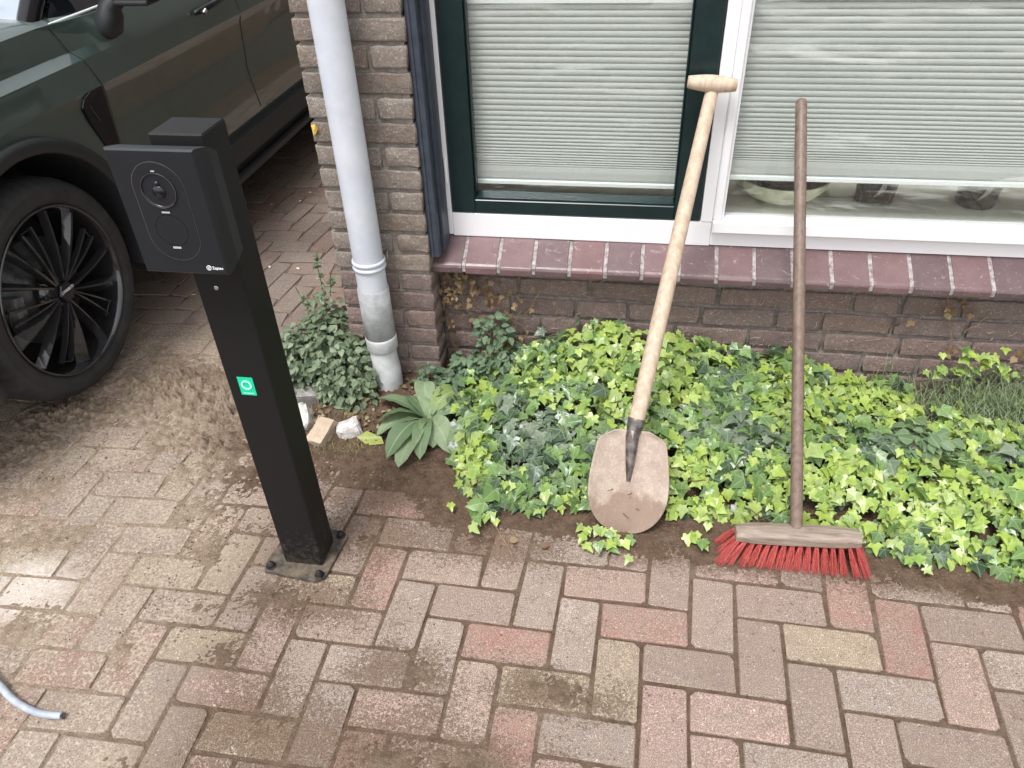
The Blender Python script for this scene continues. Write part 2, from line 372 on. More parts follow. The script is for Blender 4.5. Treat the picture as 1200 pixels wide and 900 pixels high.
M['steel'] = simple('worn_steel', srgb(128, 120, 116), srgb(72, 66, 64), 50, 0.38, 0.3, 160, metal=0.5)
def m_blade():
    t = NT('shovel_blade'); tc = t.new('ShaderNodeTexCoord'); sx = t.new('ShaderNodeSeparateXYZ'); t.link(tc.outputs['Object'], sx.inputs[0])
    n = t.noise(24, 6, 0.7); n2 = t.noise(200, 4, 0.7)
    c = t.mix(t.ramp(n, 0.35, 0.65), srgb(190, 174, 160), srgb(160, 143, 129))
    wet = t.ramp(t.math('ADD', sx.outputs[2], t.math('MULTIPLY', t.math('SUBTRACT', t.noise(13, 5, 0.6), 0.5), 0.10)), 0.080, 0.092, (1, 1, 1, 1), (0, 0, 0, 1))
    c = t.mix(t.math('MULTIPLY', wet, 0.8), c, srgb(130, 106, 90))
    mp = t.new('ShaderNodeMapping'); mp.inputs['Scale'].default_value = (6, 1, 0.8); t.link(t.pos(), mp.inputs[0])
    sc = t.ramp(t.noise(22, 8, 0.75, mp.outputs[0]), 0.58, 0.72)
    c = t.mix(t.math('MULTIPLY', sc, 0.5), c, srgb(216, 204, 192))
    c = t.mix(t.math('MULTIPLY', t.ramp(n2, 0.42, 0.3), 0.3), c, srgb(112, 92, 80))
    t.col(c); t.set(Roughness=0.62, Metallic=0.0); t.bump(n2, 0.4, 0.0015); return t.m
M['blade'] = m_blade()
M['bristle'] = simple('red_bristle', srgb(198, 92, 86), srgb(150, 60, 56), 260, 0.6)
M['bristle_tip'] = simple('dusty_bristle_tip', srgb(176, 96, 84), srgb(140, 98, 84), 120, 0.6)
M['cable'] = simple('grey_cable', srgb(165, 172, 182), srgb(142, 148, 158), 40, 0.5, 0.1, 200)
M['copper'] = simple('wire_end', srgb(60, 45, 40), None, rough=0.6)
M['tyre'] = simple('tyre_rubber', (0.020, 0.020, 0.021, 1), (0.034, 0.033, 0.032, 1), 18, 0.72, 0.3, 260)
M['rim'] = simple('black_rim', (0.020, 0.020, 0.022, 1), None, rough=0.14, Coat_Weight=0.6, Coat_Roughness=0.05)
M['caliper'] = simple('brake_grey', (0.30, 0.30, 0.32, 1), (0.12, 0.12, 0.12, 1), 40, 0.5, metal=0.3)
def m_carpaint():
    t = NT('green_car_paint'); n = t.noise(2500, 1)
    t.col(t.mix(t.math('MULTIPLY', n, 0.4), (0.052, 0.082, 0.073, 1), (0.078, 0.118, 0.106, 1)))
    t.set(Roughness=0.38, Metallic=0.40); t.b.inputs['Coat Weight'].default_value = 1.0; t.b.inputs['Coat Roughness'].default_value = 0.04; t.b.inputs['Coat IOR'].default_value = 1.8; return t.m
M['paint'] = m_carpaint()
M['clad'] = simple('black_cladding', (0.020, 0.022, 0.024, 1), None, rough=0.5, bump=0.1, bscale=600)
M['gloss_black'] = simple('gloss_black', (0.006, 0.006, 0.007, 1), None, rough=0.1)
M['car_glass'] = simple('car_glass', (0.010, 0.012, 0.016, 1), None, rough=0.03, Coat_Weight=1.0)
M['well'] = simple('wheel_well', (0.006, 0.006, 0.006, 1), None, rough=0.95)
M['ivy'] = m_leaf('ivy_leaf', 0.30, 0.22); M['soft'] = m_leaf('soft_leaf', 0.6, 0.2, False, (0.42, 0.50, 0.34, 1), 0.03)
M['stem'] = simple('green_stem', srgb(92, 98, 58), srgb(112, 86, 66), 30, 0.7)
M['vine'] = simple('dry_vine', srgb(128, 100, 78), srgb(160, 132, 104), 30, 0.85)
M['dead'] = m_leaf('dead_leaf', 0.75, 0.2, False, (0.30, 0.20, 0.12, 1), 0.03)
M['conc'] = simple('grey_rubble', srgb(170, 166, 162), srgb(132, 128, 124), 40, 0.92, 0.8, 140, bdist=0.004)
M['conc_white'] = simple('white_rubble', srgb(212, 208, 204), srgb(168, 162, 156), 34, 0.9, 0.8, 140, bdist=0.004)
M['buff'] = simple('buff_stone', srgb(184, 166, 146), srgb(158, 140, 120), 34, 0.9, 0.8, 140, bdist=0.003)
M['petal'] = simple('petal', srgb(232, 214, 196), None, rough=0.7)
M['roof'] = simple('unseen_board', srgb(90, 84, 78), srgb(70, 66, 60), 8, 0.9)
M['yellow'] = simple('yellow_leaf', srgb(226, 190, 90), srgb(200, 160, 70), 60, 0.7)

# ------------------------------------------------------------------ ground and paving
mb = MB(); mb.add([(-300, -300, -0.05), (300, -300, -0.05), (300, 300, -0.05), (-300, 300, -0.05)], [(0, 1, 2, 3)])
g = mb.build('ground', M['sand'], fix=False); g['kind'] = 'structure'
mb = MB(); mb.add([(-4.6, 0.0, -0.010), (2.6, 0.0, -0.010), (2.6, 7.5, -0.010), (-4.6, 7.5, -0.010)], [(0, 1, 2, 3)])
g = mb.build('sand_bed', M['sand'], fix=False); g['kind'] = 'structure'

CX = [0.39558733, 0.10293967, 0.00450559, 0.000238333, 0.0000579336, 0.00073263]
CY = [1.03355679, -0.00214538, 0.09883784, -0.00012879, 0.00027467, 0.00041648]
def lat0(i, j):
    b = (1, i, j, i*i, i*j, j*j); return sum(a*c for a, c in zip(CX, b)), sum(a*c for a, c in zip(CY, b))
def lat(i, j):
    ic = min(max(i, -20), 6); jc = min(max(j, -4), 6); e = 0.01
    x, y = lat0(ic, jc)
    if i != ic: a = lat0(ic+e, jc); x += (a[0]-x)/e*(i-ic) if False else (a[0]-lat0(ic, jc)[0])/e*(i-ic); y += (a[1]-lat0(ic, jc)[1])/e*(i-ic)
    if j != jc: a = lat0(ic, jc+e); o = lat0(ic, jc); x += (a[0]-o[0])/e*(j-jc); y += (a[1]-o[1])/e*(j-jc)
    return x, y

def paver_mesh(seed, hl=0.1, hw=0.0485):
    rnd = random.Random(seed); bm = bmesh.new()
    L, Wd = hl, hw; cuts_ = [rnd.uniform(.002, .006) if rnd.random() < .8 else rnd.uniform(.008, .014) for _ in range(4)]
    def ring(inx, z, jit):
        pts = []
        for ci, (sx, sy) in enumerate(((-1, -1), (1, -1), (1, 1), (-1, 1))):
            cut = cuts_[ci]+inx*0.3
            for k in (0, 1):
                ax = (k == 1) == (sx*sy > 0)
                x = sx*(L-inx-(cut if ax else 0)); y = sy*(Wd-inx-(0 if ax else cut))
                pts.append((x+rnd.uniform(-jit, jit), y+rnd.uniform(-jit, jit), z+rnd.uniform(-jit, jit)*0.4))
        return pts
    vs = ring(0, -0.03, 0.0006)+ring(0.0, -0.0050, 0.0014)+ring(0.0012, -0.0014, 0.0013)+ring(0.0032, 0.0, 0.0010)
    me = MB(); n = 8
    fs = [(r*n+k, r*n+(k+1) % n, (r+1)*n+(k+1) % n, (r+1)*n+k) for r in range(3) for k in range(n)]
    fs.append(tuple(3*n+k for k in range(n)))
    me.add(vs, fs, 0, False)
    m = me.mesh('paver'); bm.free()
    b2 = bmesh.new(); b2.from_mesh(m); bmesh.ops.recalc_face_normals(b2, faces=b2.faces)
    b2.to_mesh(m); b2.free(); m.materials.append(M['paver']); return m
pav_meshes = [paver_mesh(100+k) for k in range(10)]
pavement = linkobj('brick_paving', None); pavement['kind'] = 'structure'
pal = [srgb(222, 190, 180), srgb(214, 202, 192), srgb(226, 192, 184), srgb(214, 196, 186), srgb(218, 168, 158), srgb(200, 190, 184), srgb(230, 214, 182), srgb(208, 154, 146), srgb(224, 208, 198), srgb(192, 172, 164), srgb(224, 200, 186), srgb(176, 158, 152)]
cells = []
for i in range(-44, 24):
    for j in range(-10, 62):
        k = (i+j) % 4
        if k == 0: q = [(i, j), (i+2, j), (i+2, j+1), (i, j+1)]; hor = True
        elif k == 2: q = [(i, j), (i+1, j), (i+1, j+2), (i, j+2)]; hor = False
        else: continue
        P = [lat(*p) for p in q]; cx = sum(p[0] for p in P)/4; cy = sum(p[1] for p in P)/4
        if cx < -4.2 or cx > 2.2 or cy < 0.1 or cy > 7.2: continue
        if cx > -0.93 and cy > 1.50: continue                   # garden bed and house
        if cx > -0.50 and cy > 1.36: continue
        e1 = Vector((P[1][0]+P[2][0]-P[0][0]-P[3][0], P[1][1]+P[2][1]-P[0][1]-P[3][1], 0))/2
        e2 = Vector((P[3][0]+P[2][0]-P[0][0]-P[1][0], P[3][1]+P[2][1]-P[0][1]-P[1][1], 0))/2
        if hor: ang = math.atan2(e1.y, e1.x); ll, ww = e1.length, e2.length
        else: ang = math.atan2(e2.y, e2.x); ll, ww = e2.length, e1.length
        # in the photograph?
        c = RM.T @ np.array([cx, cy, -HC]); u = 600+FPX*c[0]/c[2]; v = 450+FPX*c[1]/c[2]
        vis = -80 < u < 1280 and -40 < v < 960 and not (cx < -1.8 and cy > 1.25+(-1.8-cx)*0.0 and cy > 2.3 and cx < -1.9)
        cells.append((0 if vis else 1, math.hypot(cx, cy), cx, cy, ang, ll, ww))
cells.sort()
stuff = [MB() for _ in range(5)]
for n, (vis, dist, cx, cy, ang, ll, ww) in enumerate(cells):
    rnd = random.Random(int(cx*1000)*31+int(cy*1000))
    me = pav_meshes[rnd.randrange(10)]
    jz = rnd.uniform(-0.0016, 0.0012); rx, ry = rnd.gauss(0, 0.007), rnd.gauss(0, 0.005)
    mat4 = Matrix.Translation((cx, cy, jz)) @ Euler((rx, ry, ang+rnd.gauss(0, 0.010)+(math.pi if rnd.random() < .5 else 0))).to_matrix().to_4x4() @ Matrix.Diagonal(((ll-0.0075)/0.2, (ww-0.0075)/0.097, 1, 1))
    if n < 300:
        o = bpy.data.objects.new('paver', me); COL.objects.link(o); o.parent = pavement
        o.matrix_local = mat4
        c = rnd.choice(pal); f = rnd.uniform(0.86, 1.08)
        al = 1.0
        if cy > 2.1: f *= 0.64; c = (c[0]*.88, c[1]*.98, c[2]*1.07)  # shade over the driveway put into its paver colours
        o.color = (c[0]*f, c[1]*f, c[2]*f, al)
    else:
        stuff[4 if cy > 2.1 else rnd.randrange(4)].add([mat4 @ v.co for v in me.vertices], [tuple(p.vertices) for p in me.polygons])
for k, c in enumerate((pal[0], pal[1], pal[4], pal[9], (0.20, 0.18, 0.17, 1))):  # last tone has the driveway shade put into it
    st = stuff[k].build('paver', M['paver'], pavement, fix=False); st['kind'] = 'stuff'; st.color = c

# sand height field -------------------------------------------------
def soil_fields(X, Y):
    n12 = fbm(X, Y, 8, 4, 0.55, 1); n3 = fbm(X, Y, 34, 4, 0.6, 2); n1 = fbm(X, Y, 120, 3, 0.65, 3)
    def blob(cx, cy, rx, ry, rot=0.0):
        c, s = math.cos(rot), math.sin(rot); dx, dy = X-cx, Y-cy
        a = (dx*c+dy*s)/rx; b = (-dx*s+dy*c)/ry
        return np.exp(-(a*a+b*b)*1.2)
    cov = 0.12+0.22*sstep(0.0, 0.7, n12)+0*X
    # thin brown film on the bricks
    for b in FILM+((-1.08, 0.86, .06, .14, .5),):
        cov = np.maximum(cov, blob(*b)*(0.80+0.30*n12))
    cov = np.maximum(cov, 0.55*sstep(1.10, 1.30, Y)*sstep(-1.3, -0.9, X))
    # dry sand film, left
    left = sstep(-0.85, -1.35, X)*sstep(2.35, 2.0, Y)
    cov = np.maximum(cov, left*(0.52+0.35*n12))
    for b in ((-1.47, 1.12, .22, .12, .5), (-1.34, 0.88, .12, .10, 0), (-1.62, 1.33, .25, .14, .5), (-1.25, 0.62, .10, .1, 0)):
        cov = np.maximum(cov, blob(*b)*0.95)
    # soil strip along the bed
    edge = 1.335-0.02*np.sin(X*7)+n12*0.03
    edge = edge-0.05*sstep(0.45, 0.85, X)
    edge = np.where(X < -0.42, 1.335+sstep(-0.42, -0.62, X)*0.14+n12*0.02, edge)
    strip = sstep(edge-0.10, edge, Y)*sstep(-1.05, -0.92, X)
    cov = np.maximum(cov, strip*1.25)
    h = -0.0062+cov*0.0070+n3*0.0013*(0.5+cov)+n1*0.0026*(.45+cov)+n12*0.0010+(np.random.rand(*np.shape(X))-.5)*0.0018*(.4+cov)
    # bed rises to the wall
    bed = sstep(edge+0.0, edge+0.30, Y)*sstep(-1.02, -0.90, X)
    h = h+bed*(0.030+0.012*n3+0.006*n1)
    # dry spoil heap between tyre and post
    pile = 0
    for b, hh in (((-1.42, 1.78, .26, .13, -.25), .036), ((-1.72, 1.62, .22, .10, .5), .020), ((-1.22, 1.74, .20, .16, -.3), .044), ((-1.20, 1.55, .14, .12, 0), .024),
                  ((-1.78, 1.44, .20, .10, .6), .012), ((-1.05, 1.50, .10, .12, 0), .012)):
        pile = np.maximum(pile, blob(*b)*hh)
    lum = 0.8+0.9*n3+0.5*n12+0.8*n1
    h = h+pile*np.clip(lum, 0.15, 2)
    # ruts and footprints in the heap
    rg = np.abs(fbm(X*0.6+Y*0.8, Y-X, 16, 3, 0.6, 9)); h = h-pile*0.5*np.exp(-(rg/0.12)**2)
    dry = np.clip(sstep(-0.80, -1.25, X)*sstep(0.35, 0.7, Y)+0.15+0.25*n12-0.30*strip, 0.05, 1)
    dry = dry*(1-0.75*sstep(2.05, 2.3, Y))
    for b in ((-1.38, 1.88, .12, .05, 0), (-1.10, 1.58, .12, .09, 0.6), (-1.02, 1.40, .12, .10, 0)): dry = np.clip(dry-0.75*blob(*b)*(0.8+0.6*n3), 0.02, 1)
    return h, dry
def height(x, y):
    h, _ = soil_fields(np.array([[x]]), np.array([[y]])); return float(h[0, 0])
def sand_sheet(name, x0, x1, y0, y1, st, kind='stuff'):
    nx = int((x1-x0)/st)+1; ny = int((y1-y0)/st)+1
    X, Y = np.meshgrid(np.linspace(x0, x1, nx), np.linspace(y0, y1, ny)); h, dry = soil_fields(X, Y)
    co = np.stack([X, Y, h], -1).reshape(-1, 3)
    idx = np.arange(nx*ny).reshape(ny, nx)
    q = np.stack([idx[:-1, :-1], idx[:-1, 1:], idx[1:, 1:], idx[1:, :-1]], -1).reshape(-1, 4)
    me = bpy.data.meshes.new(name); me.vertices.add(nx*ny); me.vertices.foreach_set('co', co.ravel())
    me.loops.add(q.size); me.loops.foreach_set('vertex_index', q.ravel().astype(np.int32))
    me.polygons.add(len(q)); me.polygons.foreach_set('loop_start', np.arange(0, q.size, 4, dtype=np.int32))
    me.polygons.foreach_set('use_smooth', np.ones(len(q), bool))
    me.update(); me.validate()
    a = me.attributes.new('soil', 'FLOAT_COLOR', 'POINT')
    c = np.ones((nx*ny, 4), np.float32); c[:, 0] = dry.ravel(); a.data.foreach_set('color', c.ravel())
    o = linkobj(name, me, M['sand']); o['kind'] = kind; return o
sand = sand_sheet('sand_and_soil', -2.30, 1.45, 0.45, 2.03, 0.0042)
tag(sand, 'dry and damp sand swept over the brick paving and garden bed', 'sand')
sand2 = sand_sheet('driveway_joint_sand', -3.6, -0.87, 2.03, 5.6, 0.012)
tag(sand2, 'dark sand in the joints of the shaded driveway', 'sand')

# crumbs and grit
mb = MB(); rnd = random.Random(5)
def crumb(x, y, z, r):
    vs = [Vector(p) for p in ((1, 0, 0), (-1, 0, 0), (0, 1, 0), (0, -1, 0), (0, 0, .8), (0, 0, -.6))]
    rot = Euler((rnd.uniform(0, 6), rnd.uniform(0, 6), rnd.uniform(0, 6))).to_matrix()
    vs = [rot @ (v*r*rnd.uniform(.6, 1.2))+Vector((x, y, z)) for v in vs]
    mb.add(vs, [(0, 2, 4), (2, 1, 4), (1, 3, 4), (3, 0, 4), (2, 0, 5), (1, 2, 5), (3, 1, 5), (0, 3, 5)])
areas_n = []
areas = [((-1.9, -0.95), (1.35, 2.0), 700, .0055), ((-0.9, 1.2), (1.30, 1.50), 1500, .0040), ((-1.5, 1.1), (0.6, 1.35), 700, .0024), ((-1.2, -0.6), (0.9, 1.3), 700, .003), ((-1.0, -0.5), (1.45, 1.75), 400, .006)]
for (xa, xb), (ya, yb), n, r in areas:
    xs = np.array([rnd.uniform(xa, xb) for _ in range(n)]); ys = np.array([rnd.uniform(ya, yb) for _ in range(n)])
    hh, _ = soil_fields(xs[None, :], ys[None, :])
    areas_n.append((n*6, 0.9 if xb < -0.9 else 0.35))
    for x, y, z in zip(xs, ys, hh[0]): rr_ = r*rnd.uniform(.3, 1)**2+.0008; crumb(x, y, max(z, 0.0)+rr_*.4, rr_)
gr = mb.build('soil_crumbs', M['sand'], fix=False); a_ = gr.data.attributes.new('soil', 'FLOAT_COLOR', 'POINT'); a_.data.foreach_set('color', np.concatenate([np.tile(np.array([v_, 1, 1, 1], np.float32), n_) for n_, v_ in areas_n])); gr['kind'] = 'stuff'; tag(gr, 'small crumbs of soil and grit scattered over the paving', 'soil')

# ------------------------------------------------------------------ house
house = thing('brick_house', 'brown brick house corner with white framed windows and tiled sill', 'house', (-0.865, 1.93, 0))
def hp(v): return v   # house parts are in world coordinates
def child(mb, name, mat, parent, fix=True):
    o = mb.build(name, mat, None, None, fix); o.parent = parent
    o.matrix_parent_inverse = Matrix.Translation(-Vector(abs_loc(parent))); return o
def abs_loc(o):
    v = Vector(o.location); p = o.parent
    if p is not None and o.matrix_parent_inverse.translation.length > 0: v = v+o.matrix_parent_inverse.translation
    while p is not None:
        v = v+Vector(p.location)
        if p.parent is not None: v = v+p.matrix_parent_inverse.translation
        p = p.parent
    return v

PX0, PX1, PY = -0.862, -0.578, 1.93
pm = MB(); pm.box(PX0+0.008, PX1-0.006, PY+0.010, 2.25, 0.0, 5.6)
pier = child(pm, 'pier', M['mortar'], house)
def brick_mesh(l, h, d, seed, jit=0.0015):
    rnd = random.Random(seed); nx = 5; rows = []
    vs = []; fs = []
    prof = [(0.0, 0.006), (0.0035, 0.0015), (0.009, 0.0)]
    # front face rings
    def ring(ins, y):
        p = []
        for k in range(nx+1): p.append((-l/2+ins+(l-2*ins)*k/nx, y, -h/2+ins))
        p.append((l/2-ins, y, 0.0))
        for k in range(nx+1): p.append((l/2-ins-(l-2*ins)*k/nx, y, h/2-ins))
        p.append((-l/2+ins, y, 0.0)); return p
    n = 2*(nx+1)+2
    for ins, y in ((0, d), (0, 0.0030), (0.0014, 0.0008), (0.0050, 0.0)):
        j = jit if y < 0.1 else 0
        vs += [(a+rnd.uniform(-j, j)*1.2, b+rnd.uniform(-j, j), c+rnd.uniform(-j, j)*1.3) for a, b, c in ring(ins, y)]
    for r in range(3):
        for k in range(n): fs.append((r*n+k, r*n+(k+1) % n, (r+1)*n+(k+1) % n, (r+1)*n+k))
    fs.append(tuple(3*n+k for k in range(n)))
    b = MB(); b.add(vs, fs, 0, True); m = b.mesh('brick')
    q = bmesh.new(); q.from_mesh(m); bmesh.ops.recalc_face_normals(q, faces=q.faces)
    q.to_mesh(m); q.free(); return m
bm_cache = {}
def brick(l, h, d, mat, parent, x, y, z, color, rot=0.0):
    key = (round(l, 3), round(h, 3), round(d, 3), mat.name, random.randrange(3))
    if key not in bm_cache:
        bm_cache[key] = brick_mesh(l, h, d, hash(key[:3]) % 9999+key[4]); bm_cache[key].materials.append(mat)
    o = bpy.data.objects.new('brick', bm_cache[key]); COL.objects.link(o); o.parent = parent
    o.matrix_parent_inverse = Matrix.Translation(-abs_loc(parent))
    o.location = (x, y, z); o.rotation_euler = (random.gauss(0, .008), random.gauss(0, .006), rot+random.gauss(0, .006)); o.color = color; return o
pc = [srgb(176, 165, 154), srgb(164, 153, 142), srgb(188, 177, 166), srgb(156, 142, 130), srgb(174, 156, 142)]
dc = [srgb(164, 142, 135), srgb(166, 140, 132), srgb(146, 126, 121), srgb(180, 156, 148), srgb(156, 140, 135)]
for k in range(0, 22):
    zc = 0.022+0.064*k+0.032; colr = random.choice(pc) if zc > 0.40 else random.choice(dc)
    if k < 19:
        s_ = k % 2
        split = PX0+0.186 if s_ else PX0+0.098
        for a, b in ((PX0, split-0.006), (split+0.006, PX1)):
            brick(round(b-a, 3), 0.052, 0.09, M['pier_brick'] if zc > 0.4 else M['wall_brick'], pier, (a+b)/2+random.gauss(0, .0012), PY+random.uniform(-.0015, .0015), zc, random.choice(pc) if zc > 0.40 else random.choice(dc))
        # return face along the driveway
        yy = PY+0.105+(0.05 if s_ else 0.0)
        while yy < 2.9 and k < 19:
            brick(0.208, 0.052, 0.09, M['pier_brick'] if zc > 0.4 else M['wall_brick'], pier, PX0, yy+0.104, zc, random.choice(pc) if zc > 0.4 else random.choice(dc), -math.pi/2)
            yy += 0.219
sm = MB(); sm.box(PX0+0.009, PX0+0.25, 2.252, 6.2, 0.0, 5.6); child(sm, 'side_wall', M['mortar'], house)
wm = MB(); wm.box(PX1-0.003, 3.2, 2.041, 2.24, 0.0, 0.398); wm.box(1.62, 3.2, 2.051, 2.24, 0.402, 5.6); wm.box(PX1-0.003, 1.618, 2.053, 2.24, 1.952, 5.598); wm.box(3.2, 6.5, 2.051, 2.24, 0.0, 5.6)
wall = child(wm, 'low_wall', M['dark_mortar'], house)
for k in range(6):
    zc = 0.004+0.07*k+0.035-0.001; x = PX1+0.01-(0.0 if k % 2 else 0.11)
    while x < 1.9:
        l = random.choice((0.208, 0.208, 0.150, 0.190, 0.124)); x2 = x+l
        a = max(x, PX1+0.002)
        if x2-a > 0.03: brick(round(x2-a, 3), 0.057, 0.08, M['wall_brick'], wall, (a+x2)/2, 2.031+random.uniform(-.002, .002), zc, random.choice(dc))
        x = x2+random.uniform(.009, .013)

# window sill of tiles
sillm = MB(); prof = [(1.962, 0.401), (1.962, 0.4215), (2.06, 0.4735), (2.06, 0.401)]
def prism(mb, x0, x1, prof, mi=0):
    n = len(prof); vs = [(x0, y, z) for y, z in prof]+[(x1, y, z) for y, z in prof]
    mb.add(vs, [tuple(range(n))[::-1], tuple(range(n, 2*n))]+[(k, (k+1) % n, n+(k+1) % n, n+k) for k in range(n)], mi)
prism(sillm, -0.582, 2.0, prof)
sill = child(sillm, 'window_sill', M['tile_mortar'], house)
tprof = [(1.9585, 0.397), (1.9565, 0.416), (1.960, 0.423), (1.966, 0.4268), (2.062, 0.4785), (2.062, 0.397)]
x = -0.588
tm = {}
for k in range(25):
    w = 0.0965
    mm = MB(); pr = [(y+random.uniform(-.0012, .0012), z+random.uniform(-.0008, .0008)) for y, z in tprof]
    x0, x1 = x+0.0018+random.uniform(0, .001), x+0.1045-0.0022-random.uniform(0, .001)
    n = len(pr); e = 0.003
    prism(mm, x0+e, x1-e, pr); 
    o = child(mm, 'sill_tile', M['tile'], sill)
    bv = o.modifiers.new('b', 'BEVEL'); bv.width = 0.0022; bv.segments = 2
    o.color = random.choice([srgb(106, 82, 82), srgb(92, 74, 76), srgb(116, 90, 90), srgb(80, 68, 70), srgb(112, 76, 76)])
    x += 0.1045

# windows --------------------------------------------------------------
FY = 2.05
win = bpy.data.objects.new('window', None); COL.objects.link(win); win.parent = house; win.location = (0.3, 0.12, 0.48)
win['label'] = 'white window frame with green casement and wide fixed pane'
T = 1.90
def bx(name, mat, parent, *a, bev=0.002): 
    mb = MB(); mb.box(*a, bev=bev); return child(mb, name, mat, parent)
bx('frame_stile', M['white'], win, -0.575, -0.5275, FY, 2.16, 0.478, T)                 # left stile
bx('frame_rail', M['white'], win, -0.5272, 0.2255, FY, 2.16, 0.474, 0.5485)              # bottom rail under casement
bx('frame_rail', M['white'], win, 0.2258, 2.0, FY+.001, 2.09, 0.476, 0.524)            # bottom rail under big pane
bx('frame_stile', M['white'], win, 0.1925, 0.2255, FY-.002, 2.16, 0.549, T)           # mullion
bx('frame_bead', M['white'], win, 0.2258, 2.0, 2.028, 2.10, 0.5245, 0.5585, bev=0.003)   # projecting lower rail
bx('frame_bead', M['white'], win, 0.2256, 0.2480, 2.040, 2.10, 0.5590, T, bev=0.003)
bx('frame_bead', M['white'], win, 0.2482, 0.2555, 2.052, 2.10, 0.5590, T, bev=0.002)
bx('frame_rail', M['white'], win, -0.575, 2.0, FY, 2.16, T+.001, 1.95)
bx('frame_stile', M['white'], win, 1.60, 1.66, FY+.002, 2.16, 0.56, T)
# green casement
cas = bx('casement', M['green'], win, -0.5245, -0.4560, FY-0.002, 2.10, 0.5510, T-.002)
cas['label'] = 'dark green opening casement of the window'
bx('casement_rail', M['green'], cas, -0.4558, 0.1168, FY-0.0015, 2.10, 0.5512, 0.592)
bx('casement_rail', M['green'], cas, -0.4558, 0.1168, FY-0.0015, 2.10, 1.86, T-.002)
bx('casement_stile', M['green'], cas, 0.1170, 0.1895, FY-0.002, 2.10, 0.5510, T-.002)
mb = MB(); prism(mb, -0.4555, 0.1165, [(2.056, 0.5925), (2.056, 0.596), (2.086, 0.606), (2.086, 0.5925)]); child(mb, 'glazing_bead', M['green'], cas)
bx('glazing_bead', M['green'], cas, -0.4555, -0.4505, 2.060, 2.086, 0.6065, 1.86)
bx('glazing_bead', M['green'], cas, 0.1115, 0.1165, 2.060, 2.086, 0.6065, 1.86)
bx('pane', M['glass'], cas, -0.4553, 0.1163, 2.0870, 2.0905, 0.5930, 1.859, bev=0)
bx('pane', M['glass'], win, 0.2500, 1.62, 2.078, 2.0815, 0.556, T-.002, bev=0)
hg = W(523, 200, 2.046)
mb = MB(); mb.tube([(hg.x-.001, 2.044, hg.z-.035), (hg.x-.001, 2.044, hg.z+.038)], 0.005, 10); hinge = child(mb, 'hinge', M['white'], win)
# grey trim at the pier
mb = MB(); mb.box(-0.5768, -0.530-0.0172, 1.944, 2.048, 0.455, T+.05, bev=0.002); mb.box(-0.5470, -0.5385, 1.975, 2.046, 0.456, T+.05, bev=0.001)
mb.box(-0.5700, -0.5640, 1.9405, 1.946, 0.456, T+.05)
child(mb, 'shutter_trim', M['trim'], house)
# inner sill and room
bx('inner_sill', M['inner_sill'], house, -0.60, 2.0, 2.093, 2.46, 0.500, 0.533, bev=0.002)
mb = MB(); mb.box(-0.60, 2.4, 4.6, 4.65, 0, 2.6); mb.box(-0.605, -0.60, 2.25, 4.6, 0, 2.6); mb.box(2.4, 2.405, 2.25, 4.6, 0, 2.6); mb.box(-0.6, 2.4, 2.25, 4.6, -.02, 0.002); mb.box(-0.6, 2.4, 2.1, 4.6, 2.58, 2.6)
mb.box(-0.6, 2.0, 2.165, 2.24, 0, 0.498)
child(mb, 'room', M['room'], house)

# pleated blinds (two things)
def blind(label, x0, x1, z0, z1, y):
    b = thing('pleated_blind', label, 'blind', ((x0+x1)/2, y, z0))
    mb = MB(); mb.box(x0, x1, y-0.009, y+0.009, z0, z0+0.0135, bev=0.002); child(mb, 'bottom_rail', M['rail'], b)
    mb = MB(); mb.box(x0, x1, y-0.009, y+0.009, z1, z1+0.018, bev=0.002); child(mb, 'top_rail', M['rail'], b)
    pts = [(z0+0.0145, 0.0), (z0+0.02, -0.004), (z0+0.040, -0.0045), (z0+0.052, -.003)]; z = z0+0.055; n = 0
    while z < z1-0.004:
        p = 0.0062+0.0098*min(1, (z-z0-0.055)/0.17)
        z2 = min(z+p, z1)
        for q in range(6):
            f = q/5; pts.append((z+0.0006+(z2-z-0.0012)*f, -0.0040*math.sin(math.pi*(0.06+0.88*f))**0.6))
        pts.append((z2, 0.0025)); z = z2
    mb = MB(); vs = []
    for zz, yy in pts: vs += [(x0+.002, y+yy, zz), (x1-.002, y+yy, zz)]
    mb.add(vs, [(2*i, 2*i+1, 2*i+3, 2*i+2) for i in range(len(pts)-1)], 0, False)
    child(mb, 'pleated_fabric', M['blind'], b, fix=False)
    return b
blind('pleated cream blind behind the glass of the green casement', -0.4575, 0.1185, 0.6190, 1.1015, 2.112)
blind('wide pleated cream blind above the bowl in the fixed window', 0.2515, 1.56, 0.653, 1.108, 2.112)

